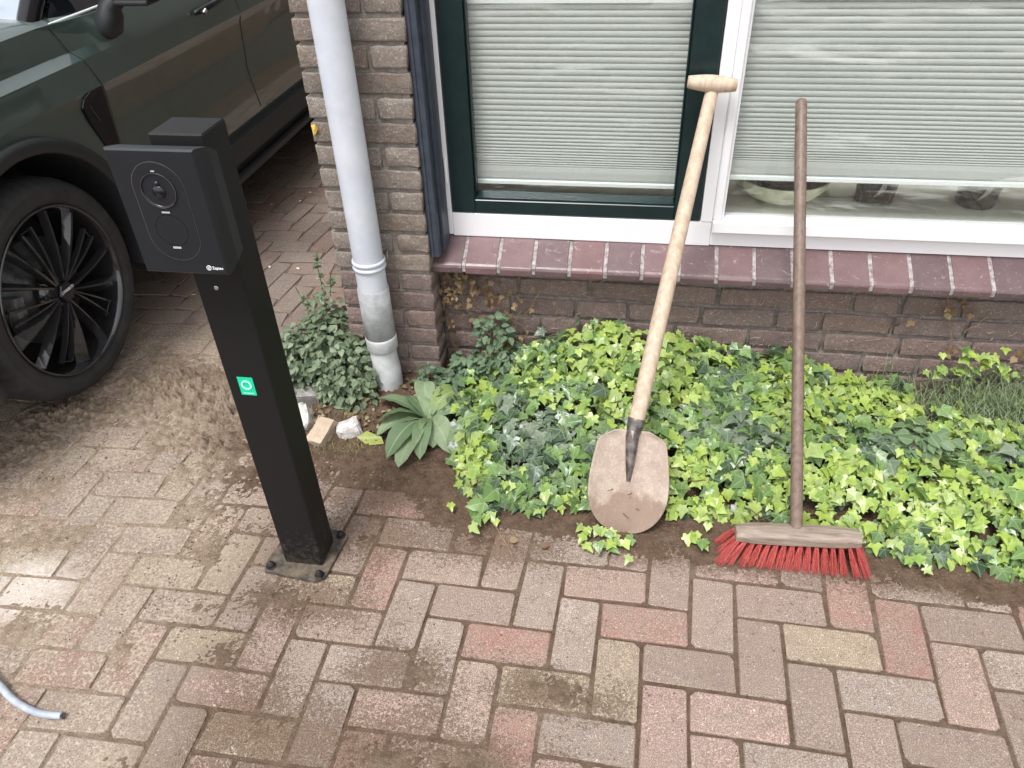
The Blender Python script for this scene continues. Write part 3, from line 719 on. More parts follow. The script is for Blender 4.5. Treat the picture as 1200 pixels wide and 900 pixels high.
# bowl and dark pots on the inner sill
t = thing('shallow_bowl', 'shallow pale green glazed bowl on the inside window sill', 'bowl', (0.437, 2.275, 0.534))
mb = MB(); mb.lathe([(0.0, 0.0), (0.055, 0.0), (0.065, 0.004), (0.105, 0.022), (0.130, 0.050), (0.136, 0.072), (0.1375, 0.076), (0.133, 0.076), (0.126, 0.052), (0.100, 0.028), (0.0, 0.012)], n=40)
b_ = mb.build('bowl_body', M['bowl'], t)
mb = MB(); mb.lathe([(0.0, 0.058), (0.07, 0.060), (0.1265, 0.055)], n=24); mb.build('bowl_soil', M['dark_mortar'], t)
for x, lab in ((0.705, 'dark glass pot on the window sill right of the bowl'), (0.985, 'dark glass pot on the window sill farthest right with pale shard inside')):
    t = thing('dark_pot', lab, 'pot', (x, 2.27, 0.534), 'dark pots on the inside window sill')
    mb = MB(); mb.lathe([(0.0, 0.0), (0.045, 0.0), (0.052, 0.005), (0.060, 0.09), (0.061, 0.11), (0.057, 0.11), (0.056, 0.09), (0.046, 0.02), (0.0, 0.015)], n=32); mb.build('pot_body', M['dark_glass'], t)
    mb = MB(); mb.tube([(-0.01, -0.045, 0.03), (0.0, -0.060, 0.06), (0.006, -0.062, 0.10)], [0.010, 0.014, 0.008], 8, flat=.3); mb.build('pale_glaze_patch', M['conc'], t)

# unseen garage and board fence, closing in the driveway to darken it
cp = thing('unseen_garage', 'unseen dark boarded garage closing the end of the driveway behind the car', 'unseen_garage', (-2.4, 6.4, 0))
mb = MB(); mb.box(-4.6, -0.860, 6.2, 8.0, 2.45, 2.60); child(mb, 'roof', M['roof'], cp)  # roof of the unseen garage
mb = MB(); mb.box(-4.5, -0.862, 6.3, 7.9, 0.0, 2.448); child(mb, 'unseen_garage_front', M['roof'], cp)
cp = thing('unseen_garden_fence', 'unseen dark brown board fence along the far side of the driveway', 'fence', (-4.45, 3.5, 0))
yy = 1.0
while yy < 6.2: mb = MB(); mb.box(-4.50, -4.47, yy, yy+.145, 0.02, 1.85); child(mb, 'unseen_fence_board', M['roof'], cp); yy += .15

# ------------------------------------------------------------------ downpipe
dp = thing('drain_pipe', 'pale grey plastic downpipe running down the brick pier', 'drainpipe', (-0.742, 1.875, 0))
X0, Y0, PR = -0.740, 1.872, 0.0435
def P0(z): return (X0-0.001*z, Y0, z)
mb = MB(); mb.tube([P0(0.385), P0(5.4)], PR, 32); child(mb, 'pipe', M['pvc'], dp)
mb = MB()
mb.lathe([(PR+.0005, 0.452), (PR+.004, 0.453), (PR+.0055, 0.458), (PR+.004, 0.4625), (PR+.001, 0.464), (PR+.001, 0.469), (PR+.004, 0.470), (PR+.0055, 0.475), (PR+.004, 0.480), (PR+.0005, 0.481)], (X0, Y0, 0), n=32); child(mb, 'collar', M['pvc'], dp)
mb = MB(); mb.lathe([(PR+.001, 0.215), (PR+.0035, 0.216), (PR+.003, 0.385), (PR+.0005, 0.3865)], (X0-.0005, Y0, 0), n=32); child(mb, 'sleeve', M['pvc_dark'], dp)
mb = MB(); mb.lathe([(PR-.002, 0.170), (PR+.001, 0.171), (PR+.0045, 0.177), (PR+.0050, 0.212), (PR+.004, 0.219), (PR+.0030, 0.2195)], (X0, Y0, 0), n=32); child(mb, 'socket', M['pvc_white'], dp)
mb = MB(); mb.tube([(X0, Y0, 0.176), (X0+.001, Y0-.001, 0.13), (X0+.004, Y0-.004, 0.098), (X0+.006, Y0-.006, 0.05), (X0+.007, Y0-.007, -0.02)], [.0415, .0420, .0440, .0435, .043], 28); child(mb, 'elbow', M['pvc_white'], dp)
for zz in (0.50, 1.35):
    mb = MB(); mb.lathe([(PR+.0005, zz-.012), (PR+.003, zz-.012), (PR+.003, zz+.012), (PR+.0005, zz+.012)], (X0, Y0, 0), n=28) if zz > 1 else mb.tube([(X0+PR+.006, Y0+.02, zz-.03), (X0+PR+.006, Y0+.03, zz)], .004, 8)
    child(mb, 'bracket', M['steel'], dp)

# ------------------------------------------------------------------ charging post
cpst = thing('charging_post', 'black steel charging post with wall box bolted to the paving', 'charging post', (-0.753, 1.185, 0))
QX0, QX1, QY0, QY1, QZ = -0.802, -0.703, 1.146, 1.229, 1.094
mb = MB(); mb.box(QX0, QX1, QY0, QY1, 0.009, QZ, bev=0.003); child(mb, 'post', M['black_metal'], cpst)
mb = MB()
bm = bmesh.new()
pts = [(-0.842, 1.112), (-0.706, 1.098), (-0.686, 1.112), (-0.672, 1.246), (-0.684, 1.262), (-0.815, 1.272), (-0.832, 1.256), (-0.852, 1.130)]
vb = [bm.verts.new((x, y, 0.0015)) for x, y in pts]; vt = [bm.verts.new((x, y, 0.0095)) for x, y in pts]
bm.faces.new(vb[::-1]); bm.faces.new(vt)
for k in range(8): bm.faces.new((vb[k], vb[(k+1) % 8], vt[(k+1) % 8], vt[k]))
mb.bm(bm); child(mb, 'base_plate', M['plate'], cpst)
for x, y in ((-0.832, 1.128), (-0.700, 1.116), (-0.690, 1.246), (-0.818, 1.256)):
    mb = MB(); mb.lathe([(0.0125, 0.0096), (0.0125, 0.0115), (0.0095, 0.0118)], (x, y, 0), n=20)
    mb.lathe([(0.0092, 0.0118), (0.0092, 0.019), (0.0075, 0.021), (0.0062, 0.0235), (0.0035, 0.0275), (0.0, 0.0285)], (x, y, 0), n=6 if False else 14)
    child(mb, 'bolt', M['black_metal'], cpst)
# charger box: tapered body
BX0, BX1, BY, BZ0, BZ1 = -0.846, -0.690, 1.085, 0.866, 1.090
bm = bmesh.new()
def rect(x0, x1, y, z0, z1): return [bm.verts.new(p) for p in ((x0, y, z0), (x1, y, z0), (x1, y, z1), (x0, y, z1))]
rings = [rect(BX0+.003, BX1-.003, BY, BZ0+.003, BZ1-.003), rect(BX0, BX1, BY+.003, BZ0, BZ1), rect(BX0, BX1+.001, BY+.012, BZ0, BZ1-.001), rect(BX0+.004, BX1+.006, BY+.034, BZ0+.012, BZ1-.006), rect(BX0+.012, BX1+.005, BY+.0605, BZ0+.022, BZ1-.022)]
bm.faces.new(rings[0][::-1]); bm.faces.new(rings[-1])
for a, b in zip(rings, rings[1:]):
    for k in range(4): bm.faces.new((a[k], a[(k+1) % 4], b[(k+1) % 4], b[k]))
mb = MB(); mb.bm(bm); box = child(mb, 'charger_box', M['box'], cpst)
def ringmesh(mb, cx, cz, path, w, y, mi=0):   # thin flat line following a closed path in the x-z plane
    n = len(path)
    for k in range(n):
        a = Vector(path[k]); b = Vector(path[(k+1) % n]); d = (b-a).normalized(); nrm = Vector((-d.y, d.x))*w/2
        q = [a-nrm, b-nrm, b+nrm, a+nrm]
        mb.add([(cx+p.x, y, cz+p.y) for p in q]+[(cx+p.x, y+.002, cz+p.y) for p in q], [(0, 1, 2, 3), (4, 7, 6, 5), (0, 4, 5, 1), (2, 6, 7, 3)], mi)
def stadium(r, hz, n=20):
    return [(r*math.cos(a), hz+r*math.sin(a)) for a in [math.pi*k/n for k in range(n+1)]]+[(r*math.cos(a), -hz+r*math.sin(a)) for a in [math.pi+math.pi*k/n for k in range(n+1)]]
cxm = -0.7695
# shallow oval insert, proud by 1.2 mm
st_ = stadium(0.0450, 0.0425)
mb = MB(); vs = [(cxm+a, BY-0.0012, 0.9815+b) for a, b in st_]; vs2 = [(cxm+a*1.004, BY+.001, 0.9815+b*1.004) for a, b in st_]; n = len(vs)
mb.add(vs+vs2, [tuple(range(n))]+[(k, (k+1) % n, n+(k+1) % n, n+k) for k in range(n)]); child(mb, 'oval_insert', M['box'], box)
mb = MB(); ringmesh(mb, cxm, 0.9815, stadium(0.0458, 0.0425), 0.0006, BY-0.0004); child(mb, 'insert_edge', M['chrome'], box)
mb = MB(); sc_ = (cxm, BY-.0012, 1.0215)
mb.lathe([(0.0305, -0.0004), (0.0305, -0.0018), (0.0290, -0.0022), (0.0275, 0.0), (0.0255, 0.004), (0.0, 0.004)], (sc_[0], sc_[1], sc_[2]), 'y', 32); child(mb, 'socket', M['box_dark'], box)
mb = MB(); ringmesh(mb, cxm, 1.0215, [(0.0300*math.cos(R_(a)), 0.0300*math.sin(R_(a))) for a in range(0, 360, 10)], 0.0008, BY-.0036); child(mb, 'socket_rim', M['steel'], box)
mb = MB(); mb.lathe([(0.011, 0.0), (0.010, -0.003), (0.0, -0.0036)], (sc_[0], sc_[1]-.0002, sc_[2]-.002), 'y', 20); mb.lathe([(0.0045, 0), (0.0035, -0.003), (0, -.003)], (sc_[0], sc_[1]-.0002, sc_[2]+.012), 'y', 12); child(mb, 'socket_core', M['box_dark'], box)
mb = MB(); ringmesh(mb, cxm, 0.9500, [(0.0285*math.cos(R_(a)), 0.0285*math.sin(R_(a))) for a in range(0, 360, 10)], 0.0006, BY-.0015); child(mb, 'reader_ring', M['gloss_black'], box)
for z, hw_, hh_ in ((1.0545, .0032, .0010), (0.9830, .0072, .0012), (0.9180, .0075, .0016)):
    mb = MB(); mb.box(cxm-hw_, cxm+hw_, BY-.0024, BY-.0010, z-hh_, z+hh_); child(mb, 'indicator_mark', M['mark'], box)
def text(body, size, loc, mat, name, parent, rot=(math.pi/2, 0, 0), align='LEFT', bold=0.0):
    cu = bpy.data.curves.new(name, 'FONT'); cu.body = body; cu.size = size; cu.extrude = 0.0003; cu.offset = bold; cu.align_x = align
    o = bpy.data.objects.new(name, cu); COL.objects.link(o)
    dg = bpy.context.evaluated_depsgraph_get(); me = bpy.data.meshes.new_from_object(o.evaluated_get(dg)); bpy.data.objects.remove(o)
    o = bpy.data.objects.new(name, me); COL.objects.link(o); me.materials.clear(); me.materials.append(mat)
    o.parent = parent; o.matrix_parent_inverse = Matrix.Translation(-abs_loc(parent)); o.location = loc; o.rotation_euler = rot; return o
mb = MB(); ringmesh(mb, -0.7225, 0.8805, [(0.0040*math.cos(R_(a)), 0.0040*math.sin(R_(a))) for a in range(0, 360, 15)], 0.0013, BY-.0012)
mb.box(-0.7240, -0.7210, BY-.0012, BY-.0002, 0.8812, 0.8820); mb.box(-0.7240, -0.7210, BY-.0012, BY-.0002, 0.8790, 0.8798); mb.add([(-0.7212, BY-.0010, 0.8812), (-0.7222, BY-.0010, 0.8812), (-0.7238, BY-.0010, 0.8798), (-0.7228, BY-.0010, 0.8798)], [(0, 1, 2, 3)])
child(mb, 'logo', M['white_print'], box)
text('Zaptec', 0.0072, (-0.7165, BY-.0008, 0.8782), M['white_print'], 'lettering', box, bold=0.00015)
mb = MB(); mb.lathe([(0.0046, -0.0002), (0.0044, -0.0018), (0.0034, -0.0022), (0.0, -0.0022)], (-0.7610, QY0, 0.803), 'y', 18); mb.box(-.763, -.759, QY0-.0028, QY0-.0022, .8025, .8035); child(mb, 'lock_screw', M['chrome'], cpst)
# green sticker
bm = bmesh.new(); sx0, sx1, sz0, sz1 = -0.7765, -0.7430, 0.5475, 0.5930
mb = MB(); mb.box(sx0, sx1, QY0-.0010, QY0-.0001, sz0, sz1); bm.free(); stk = child(mb, 'green_sticker', M['green_sticker'], cpst)
scx, scz = (sx0+sx1)/2, 0.5735
mb = MB(); ringmesh(mb, scx, scz, [(0.0098*math.cos(R_(a)), 0.0098*math.sin(R_(a))) for a in range(0, 360, 10)], 0.0034, QY0-.0022); child(mb, 'sticker_ring', M['mint_print'], stk)
text('chargepoint', 0.0050, (scx, QY0-.0014, 0.5512), M['mint_print'], 'sticker_lettering', stk, align='CENTER')

# ------------------------------------------------------------------ shovel
Tp = Vector((0.178, 2.012, 0.930)); Np = W(746, 492, 1.515); Bt = G(731, 627, 0.004)
Bn = W(741, 512, 1.490)
sh = thing('shovel', 'muddy round shovel with pale wooden T handle leaning on the window', 'shovel', tuple(Bt))
def strand(a, b, n): return [a.lerp(b, k/n) for k in range(n+1)]
mb = MB(); pts = strand(Np, Tp, 10); mb.tube(pts, [.0205, .0208, .0210, .0208, .0203, .0196, .0190, .0184, .0178, .0172, .0165], 20)
o = child(mb, 'shaft', M['ash'], sh)
u_ = (W(862, 101, 2.012)-W(807, 97, 2.012)).normalized()
gc = (W(862, 101, 2.004)+W(807, 97, 2.004))/2+Vector((0, 0, 0.002))
mb = MB(); mb.tube([gc+u_*d for d in (-.0600, -.0590, -.045, -.02, 0, .02, .045, .0590, .0600)], [.0125, .0145, .0170, .0200, .0210, .0200, .0170, .0145, .0125], 20)
child(mb, 'grip', M['ash'], sh)
# socket
ax = (Np-Bn).normalized()
mb = MB(); dn0 = (Bt-Bn).normalized(); nb0 = Vector((0, -.75, .55)).normalized(); mb.tube([Np+ax*.004, Np-ax*.0, Bn+(Np-Bn)*.5, Bn, Bn+dn0*.03+nb0*.002, Bn+dn0*.07+nb0*.001, Bn+dn0*.115-nb0*.004], [.0215, .0225, .0200, .0172, .0150, .0115, .006], 18); 
mb.tube([Np-ax*.006+Vector((0, -.022, .012)), Np-ax*.006+Vector((0, -.026, .014))], .004, 10)
child(mb, 'socket', M['steel'], sh)
# blade
down = (Bt-Bn); Lb = down.length; dn = down.normalized(); rt = Vector((1, 0.02, -0.02)); rt = (rt-dn*rt.dot(dn)).normalized(); nb = rt.cross(dn).normalized()
if nb.y > 0: nb = -nb
top_off = 0.018
def halfw(t):
    if t < 0.13: return 0.042+0.046*math.sin(t/0.13*math.pi/2)
    if t < 0.55: return 0.088+0.014*math.sin((t-.13)/.42*math.pi/2)
    q = (t-.55)/.45; return 0.102*(max(0.0, 1-q**2.2))**.52
def blade_pt(u, v):
    t = v; w = halfw(t); s_ = (u*2-1)
    p = Bn+dn*(-top_off+t*(Lb+top_off))+rt*(w*s_)
    dish = 0.027*(s_*s_)*(w/0.10)**1.0+0.010*(1-t)**2*(1-abs(s_))
    # raised central rib
    rib = 0.020*math.exp(-(s_*w/0.012)**2)*max(0, 1-t/0.62)**0.7
    rol = 0.010*max(0, 1-t/0.06)*abs(s_)
    return p+nb*(dish+rib-0.012+rol)
mb = MB(); mb.grid(41, 41, blade_pt); o = child(mb, 'blade', M['blade'], sh, fix=False)
o.matrix_parent_inverse = Matrix.Translation(-abs_loc(sh))
so = o.modifiers.new('s', 'SOLIDIFY'); so.thickness = 0.0022
# ------------------------------------------------------------------ broom
Bc = Vector((0.4505, 1.335, 0.0))
zb0, zb1 = 0.052, 0.088
br = thing('broom', 'wooden broom with red bristles standing on the soil before the ivy', 'broom', tuple(Bc))
bl, brr = W(862, 631, 1.318), W(1011, 633, 1.318)
mb = MB()
bm = bmesh.new(); prof = [(0, 0), (0.058, 0.0), (0.060, 0.012), (0.052, 0.030), (0.036, 0.038), (0.014, 0.038), (0.0, 0.028)]
xs = np.linspace(0.3035, 0.5925, 9); rows = []
for k, x in enumerate(xs):
    e = abs(k-4)/4; sc = 1-0.22*e**6
    zsl = 0.068+0.018*(x-0.3035)/0.289-0.012
    rows.append([bm.verts.new((x, 1.305+0.03+(y-0.03)*sc, zsl+z*sc*0.82)) for y, z in prof])
for a, b in zip(rows, rows[1:]):
    for k in range(len(prof)): bm.faces.new((a[k], a[(k+1) % len(prof)], b[(k+1) % len(prof)], b[k]))
bm.faces.new(rows[0]); bm.faces.new(rows[-1][::-1])
mb.bm(bm); blk = child(mb, 'head_block', M['block_wood'], br); bv = blk.modifiers.new('b', 'BEVEL'); bv.width = .003; bv.segments = 2
Hb = W(933, 624, 1.338); Ht = W(939, 120, 2.040)
mb = MB(); n = 12; pts = strand(Hb-(Ht-Hb).normalized()*.012, Ht, n); rad = [.0150]+[.0145]*(n-1)+[.0138]
end = (Ht-Hb).normalized(); pts += [Ht+end*.006, Ht+end*.010]; rad += [.0115, .004]
mb.tube(pts, rad, 18); child(mb, 'handle', M['old_wood'], br)
rnd = random.Random(3)
for k in range(16):
    for row in range(3):
        x = 0.312+0.272*(k+.12*(row % 2))/15.1; yb = 1.314+row*0.020
        zsl = 0.057+0.018*(x-0.3035)/0.289
        mb = MB(); base = Vector((x, yb, zsl+.004)); spread = (k-7.5)/7.5
        for q in range(60):
            a = rnd.uniform(0, 6.28); r0 = .0034*math.sqrt(rnd.random()); r1 = r0*1.9+.0012
            b0 = base+Vector((math.cos(a)*r0, math.sin(a)*r0, 0))
            tipx = x+spread*0.028*(1 if abs(spread) < .8 else 1.35)-.004+math.cos(a)*r1*1.15+rnd.gauss(0, .0028)
            tip = Vector((tipx, yb-0.030+row*.012+math.sin(a)*r1+rnd.gauss(0, .003), rnd.uniform(0.001, .010)))
            mid = b0.lerp(tip, .55)+Vector((rnd.gauss(0, .0012), 0.002+rnd.gauss(0, .001), 0)); tm_ = b0.lerp(tip, .76)+Vector((0, 0.001, 0))
            w = .00055*rnd.uniform(.7, 1.3)
            P = [b0, mid, tm_, tip]; vs = []
            for i_, p in enumerate(P):
                ww = w*(1, .95, .85, .5)[i_]
                for ang in (0, 2.1, 4.2): vs.append(p+Vector((math.cos(ang+a)*ww, math.sin(ang+a)*ww, 0)))
            fs0 = [(i_*3+j_, i_*3+(j_+1) % 3, (i_+1)*3+(j_+1) % 3, (i_+1)*3+j_) for i_ in range(2) for j_ in range(3)]
            fs1 = [(6+j_, 6+(j_+1) % 3, 9+(j_+1) % 3, 9+j_) for j_ in range(3)]
            o_ = len(mb.v); mb.v += [tuple(p) for p in vs]
            for f in fs0: mb.f.append(tuple(i+o_ for i in f)); mb.mi.append(0); mb.sm.append(False)
            for f in fs1: mb.f.append(tuple(i+o_ for i in f)); mb.mi.append(1); mb.sm.append(False)
        child(mb, 'bristle_tuft', [M['bristle'], M['bristle_tip']], br, fix=False)

# ------------------------------------------------------------------ cable
cb = thing('cable', 'cut end of grey cable lying on the dusty paving', 'cable', (-1.2, .7, 0))
mb = MB(); pts = [Vector(p) for p in ((-1.95, .66, .012), (-1.62, .74, .055), (-1.45, .775, .050), (-1.33, .752, .026), (-1.24, .710, .013), (-1.17, .692, .010), (-1.115, .693, .010))]
sp = []
for k in range(len(pts)-1):
    a = pts[max(k-1, 0)]; b = pts[k]; c = pts[k+1]; d = pts[min(k+2, len(pts)-1)]
    for q in range(6):
        t = q/6; sp.append(0.5*((2*b)+(c-a)*t+(2*a-5*b+4*c-d)*t*t+(-a+3*b-3*c+d)*t**3))
sp.append(pts[-1]); mb.tube(sp, .0078, 14); child(mb, 'sheath', M['cable'], cb)
mb = MB()
for q in range(3): a = q*2.1; mb.tube([(-1.118, .693+.004*math.cos(a), .010+.004*math.sin(a)), (-1.110, .693+.005*math.cos(a), .010+.005*math.sin(a))], .0022, 6)
child(mb, 'wire', M['copper'], cb)

# ------------------------------------------------------------------ rubble
def rock(name, label, mat, loc, size, rot, seed, cham=0.25):
    rnd = random.Random(seed); bm = bmesh.new(); bmesh.ops.create_cube(bm, size=1)
    bmesh.ops.bevel(bm, geom=bm.edges[:], offset=cham*.28, segments=1, affect='EDGES')
    bmesh.ops.subdivide_edges(bm, edges=bm.edges[:], cuts=1, use_grid_fill=True)
    for v in bm.verts: v.co = Vector((v.co.x*size[0], v.co.y*size[1], v.co.z*size[2]))+Vector((rnd.gauss(0, 1), rnd.gauss(0, 1), rnd.gauss(0, 1)))*0.0022
    mb = MB(); mb.bm(bm); o = mb.build(name, mat); o.location = loc; o.rotation_euler = rot; tag(o, label, 'stone', 'broken stones edging the plant bed'); return o
rock('rubble_block', 'grey broken brick lying against the bush behind the post', M['conc'], (-0.985, 1.765, .035), (.085, .065, .055), (.1, .25, .5), 1)
rock('rubble_block', 'jagged white and grey concrete lump beside the post', M['conc_white'], (-0.955, 1.660, .035), (.065, .085, .060), (.5, -.3, .3), 2, .6)
rock('rubble_block', 'upright buff stone block between two white stones', M['buff'], (-0.868, 1.612, .027), (.058, .085, .050), (.35, 0, -.30), 3, .12)
rock('rubble_block', 'white faceted stone nearest the downpipe foot', M['conc_white'], (-0.795, 1.640, .026), (.066, .055, .050), (-.15, -.2, .45), 4, .4)

# petals on the driveway and a yellow leaf
for k, (u, v) in enumerate(((294, 302), (352, 236), (349, 315), (316, 313), (226, 346), (363, 226), (318, 240))):
    p = G(u, v, .002); mb = MB(); s_ = random.uniform(.009, .015)
    mb.add([(-s_, 0, .001), (-s_*.3, -s_*.5, .003), (s_, 0, .001), (s_*.2, s_*.5, .005), (0, 0, .006)], [(0, 1, 4), (1, 2, 4), (2, 3, 4), (3, 0, 4)])
    o = mb.build('fallen_petal', M['petal']); o.location = p; o.rotation_euler = (0, 0, random.uniform(0, 6)); tag(o, 'tiny pale petal lying on the shaded driveway bricks', 'petal', 'pale petals on the driveway')
# ------------------------------------------------------------------ leaves
def leaf_mesh(kind, colr, seed):
    """returns verts, faces, uvs, unit length 1 along +y, normal +z"""
    rnd = random.Random(seed)
    if kind == 'ivy':
        q1 = rnd.uniform(.75, 1.15); q2 = rnd.uniform(.8, 1.25)
        half = [(.05, -.06), (.20, -.17*q1), (.38*q1, -.14), (.37*q1, .02), (.36*q2, .10), (.50, .22), (.58*q1, .33), (.42, .39), (.30*q2, .44), (.21*q2, .64), (.10, .85)]
        out = [(0, 0)]+half+[(0, 1)]+[(-x, y) for x, y in half[::-1]]
        out = [(x*rnd.uniform(.9, 1.1), y+rnd.uniform(-.03, .03)) for x, y in out]
        ins = [(x*.5, .22+(y-.22)*.5) for x, y in out]
        fold = rnd.uniform(.06, .26); cup = rnd.uniform(.12, .32)
        def z(x, y): return fold*abs(x)*0.9-cup*((y-.25)**2+x*x)*0.8+.02*math.sin(9*x+5*y+seed)
        n = len(out); vs = [(x, y, z(x, y)) for x, y in out]+[(x, y, z(x, y)) for x, y in ins]+[(0, .22, z(0, .22)-.015)]
        fs = [(k, (k+1) % n, n+(k+1) % n, n+k) for k in range(n)]+[(n+k, n+(k+1) % n, 2*n) for k in range(n)]
        uv = [(x+.5, y+.25) for x, y, _ in vs]
    elif kind == 'ovate':
        half = [(.22, .10), (.38, .34), (.31, .62), (.14, .86)]
        out = [(0, 0)]+half+[(0, 1)]+[(-x, y) for x, y in half[::-1]]
        def z(x, y): return .35*abs(x)-.25*(y-.4)**2
        n = len(out); mid = [(0, .36), (0, .64)]
        vs = [(x, y, z(x, y)) for x, y in out]+[(x, y, z(x, y)-.02) for x, y in mid]
        a, b = n, n+1
        fs = [(0, 1, 2, a), (a, 2, 3, b), (b, 3, 4, 5), (0, a, 8, 9), (a, b, 7, 8), (b, 5, 6, 7)]
        uv = [(x+.5, y+.25) for x, y, _ in vs]
    return vs, fs, uv
def make_leaf_obj_mesh(kind, colr, seed, mat):
    vs, fs, uv = leaf_mesh(kind, colr, seed)
    return finish_leaves('leaf', [(vs, fs, uv, colr)], mat)
def finish_leaves(name, items, mat):
    V = []; F = []; U = []; C = []
    for vs, fs, uv, c in items:
        o = len(V); V += vs; F += [tuple(i+o for i in f) for f in fs]; U += uv; C += [c]*len(vs)
    me = bpy.data.meshes.new(name); me.from_pydata([tuple(v) for v in V], [], F); me.update()
    a = me.attributes.new('col', 'FLOAT_COLOR', 'POINT'); a.data.foreach_set('color', np.array(C, np.float32)[:, :4].ravel())
    ul = me.uv_layers.new(name='UVMap'); li = np.zeros(len(me.loops), np.int32); me.loops.foreach_get('vertex_index', li)
    ul.data.foreach_set('uv', np.array(U, np.float32)[li].ravel())
    me.polygons.foreach_set('use_smooth', np.ones(len(me.polygons), bool)); me.materials.append(mat); return me
def orient(pos, normal, tip, size):
    n = normal.normalized(); t = (tip-n*tip.dot(n)).normalized(); x = t.cross(n)
    return Matrix.Translation(pos) @ Matrix((x, t, n)).transposed().to_4x4() @ Matrix.Scale(size, 4)
def plant(parent, entries, kind, mat, nparts=300, variants=8, partname='leaf', maxpart=None):
    """entries: (matrix, colour, key); nearest `nparts` become parts, the rest one joined part"""
    proto = {}
    entries.sort(key=lambda e: e[2])
    inv = Matrix.Translation(-abs_loc(parent)); rest = []
    for n, (mt, c, key) in enumerate(entries):
        if n < nparts:
            kk = (tuple(round(q, 2) for q in c), random.randrange(variants))
            if kk not in proto: proto[kk] = make_leaf_obj_mesh(kind, c, kk[1]*13+5, mat)
            o = bpy.data.objects.new(partname, proto[kk]); COL.objects.link(o); o.parent = parent; o.matrix_parent_inverse = inv; o.matrix_basis = mt
        else:
            vs, fs, uv = leaf_mesh(kind, c, n % 40); rest.append(([mt @ Vector(v) for v in vs], fs, uv, c))
    if rest:
        me = finish_leaves('foliage', rest, mat); o = linkobj('foliage', me, None, parent); o.matrix_parent_inverse = inv; o['kind'] = 'stuff'

LIME = [(0.36, 0.48, 0.08, 1), (0.30, 0.42, 0.07, 1), (0.44, 0.55, 0.14, 1), (0.25, 0.38, 0.08, 1), (0.36, 0.46, 0.15, 1)]
MIDG = [(0.15, 0.26, 0.07, 1), (0.19, 0.31, 0.10, 1), (0.11, 0.20, 0.06, 1), (0.16, 0.25, 0.10, 1)]
DARK = [(0.055, 0.095, 0.060, 1), (0.075, 0.115, 0.080, 1), (0.045, 0.080, 0.050, 1)]
DUST = [(0.17, 0.22, 0.16, 1), (0.22, 0.26, 0.20, 1), (0.14, 0.19, 0.14, 1)]
rnd = random.Random(11)
frontx = [(-0.45, 1.52), (-0.40, 1.44), (-0.35, 1.37), (-0.25, 1.40), (-0.06, 1.43), (0.04, 1.46), (0.14, 1.41), (0.30, 1.42), (0.45, 1.43), (0.60, 1.41), (0.70, 1.37), (0.80, 1.36), (0.93, 1.34), (1.05, 1.36), (1.7, 1.36)]
backh = [(-0.50, .05), (-0.42, .07), (-0.33, .12), (-0.22, .16), (-0.13, .22), (0.0, .20), (0.1, .18), (0.3, .17), (0.40, .12), (0.52, .14), (0.62, .10), (0.75, .08), (0.93, .06), (1.7, .06)]
def interp(tab, x):
    if x <= tab[0][0]: return tab[0][1]
    for (a, va), (b, vb) in zip(tab, tab[1:]):
        if x <= b: return va+(vb-va)*(x-a)/(b-a)
    return tab[-1][1]
def n2(x, y, sc, seed): return float(fbm(np.array([x]), np.array([y]), sc, 3, .5, seed)[0])
def ivy_h(x, y):
    f = interp(frontx, x)+0.035*n2(x, 0, 12, 21); b = interp(backh, x); d = y-f
    if d < -0.01 or y > 2.03: return -1
    prof_ = 0.135*min(1, max(0, d)/0.16)**0.7
    t = min(1, max(0, (y-f)/(2.0-f))); hgt = prof_*(1-t)+b*t
    hgt = max(hgt, 0.03)
    return hgt*(1+0.28*n2(x, y, 9, 22))
ivy = thing('ivy_patch', 'large bright green ivy patch filling the bed beneath the windows', 'ivy', (0.35, 1.7, 0))
ent = []
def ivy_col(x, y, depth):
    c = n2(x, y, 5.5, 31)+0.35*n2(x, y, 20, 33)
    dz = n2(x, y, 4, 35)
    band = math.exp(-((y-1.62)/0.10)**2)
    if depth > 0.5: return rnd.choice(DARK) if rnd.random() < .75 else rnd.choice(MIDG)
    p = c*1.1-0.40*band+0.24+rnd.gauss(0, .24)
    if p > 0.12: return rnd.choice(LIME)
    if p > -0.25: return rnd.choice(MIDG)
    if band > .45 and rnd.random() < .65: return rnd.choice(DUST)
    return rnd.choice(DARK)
npt = 0
while npt < 6200:
    x = rnd.uniform(-0.47, 1.65); y = rnd.uniform(1.32, 2.02)
    if x > 1.25 and rnd.random() < .5: continue
    h = ivy_h(x, y)
    if h < 0: continue
    npt += 1
    if x > 0.86 and y > 1.84 and rnd.random() < .85: continue
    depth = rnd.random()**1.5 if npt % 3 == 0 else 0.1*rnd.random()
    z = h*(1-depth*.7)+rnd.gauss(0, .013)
    e = .03
    gx = (ivy_h(x+e, y)-ivy_h(x-e, y)) if ivy_h(x-e, y) > 0 and ivy_h(x+e, y) > 0 else 0
    hy0 = max(0, ivy_h(x, y-e)); gy = (h-hy0)/e if y < 1.95 else 0
    nrm = Vector((-gx/(2*e)*.5, -min(gy, 2.5)*.75-0.25, 1.0)).normalized()
    nrm = (nrm+Vector((rnd.gauss(0, .33), rnd.gauss(0, .33), rnd.gauss(0, .25)))).normalized()
    tipd = Vector((rnd.gauss(0, .8), -0.9+rnd.gauss(0, .6), -0.5))
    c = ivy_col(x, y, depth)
    lime = c in LIME
    size = (rnd.uniform(.020, .038) if lime else rnd.uniform(.026, .046))
    if rnd.random() < .07: size *= 1.4
    pos = Vector((x, y, max(z, .02)))
    key = (pos-Vector((0, 0, HC))).length+depth*1.5-(size*6) + (0 if x < 1.06 else 3)
    ent.append((orient(pos, nrm, tipd, size), c, key))
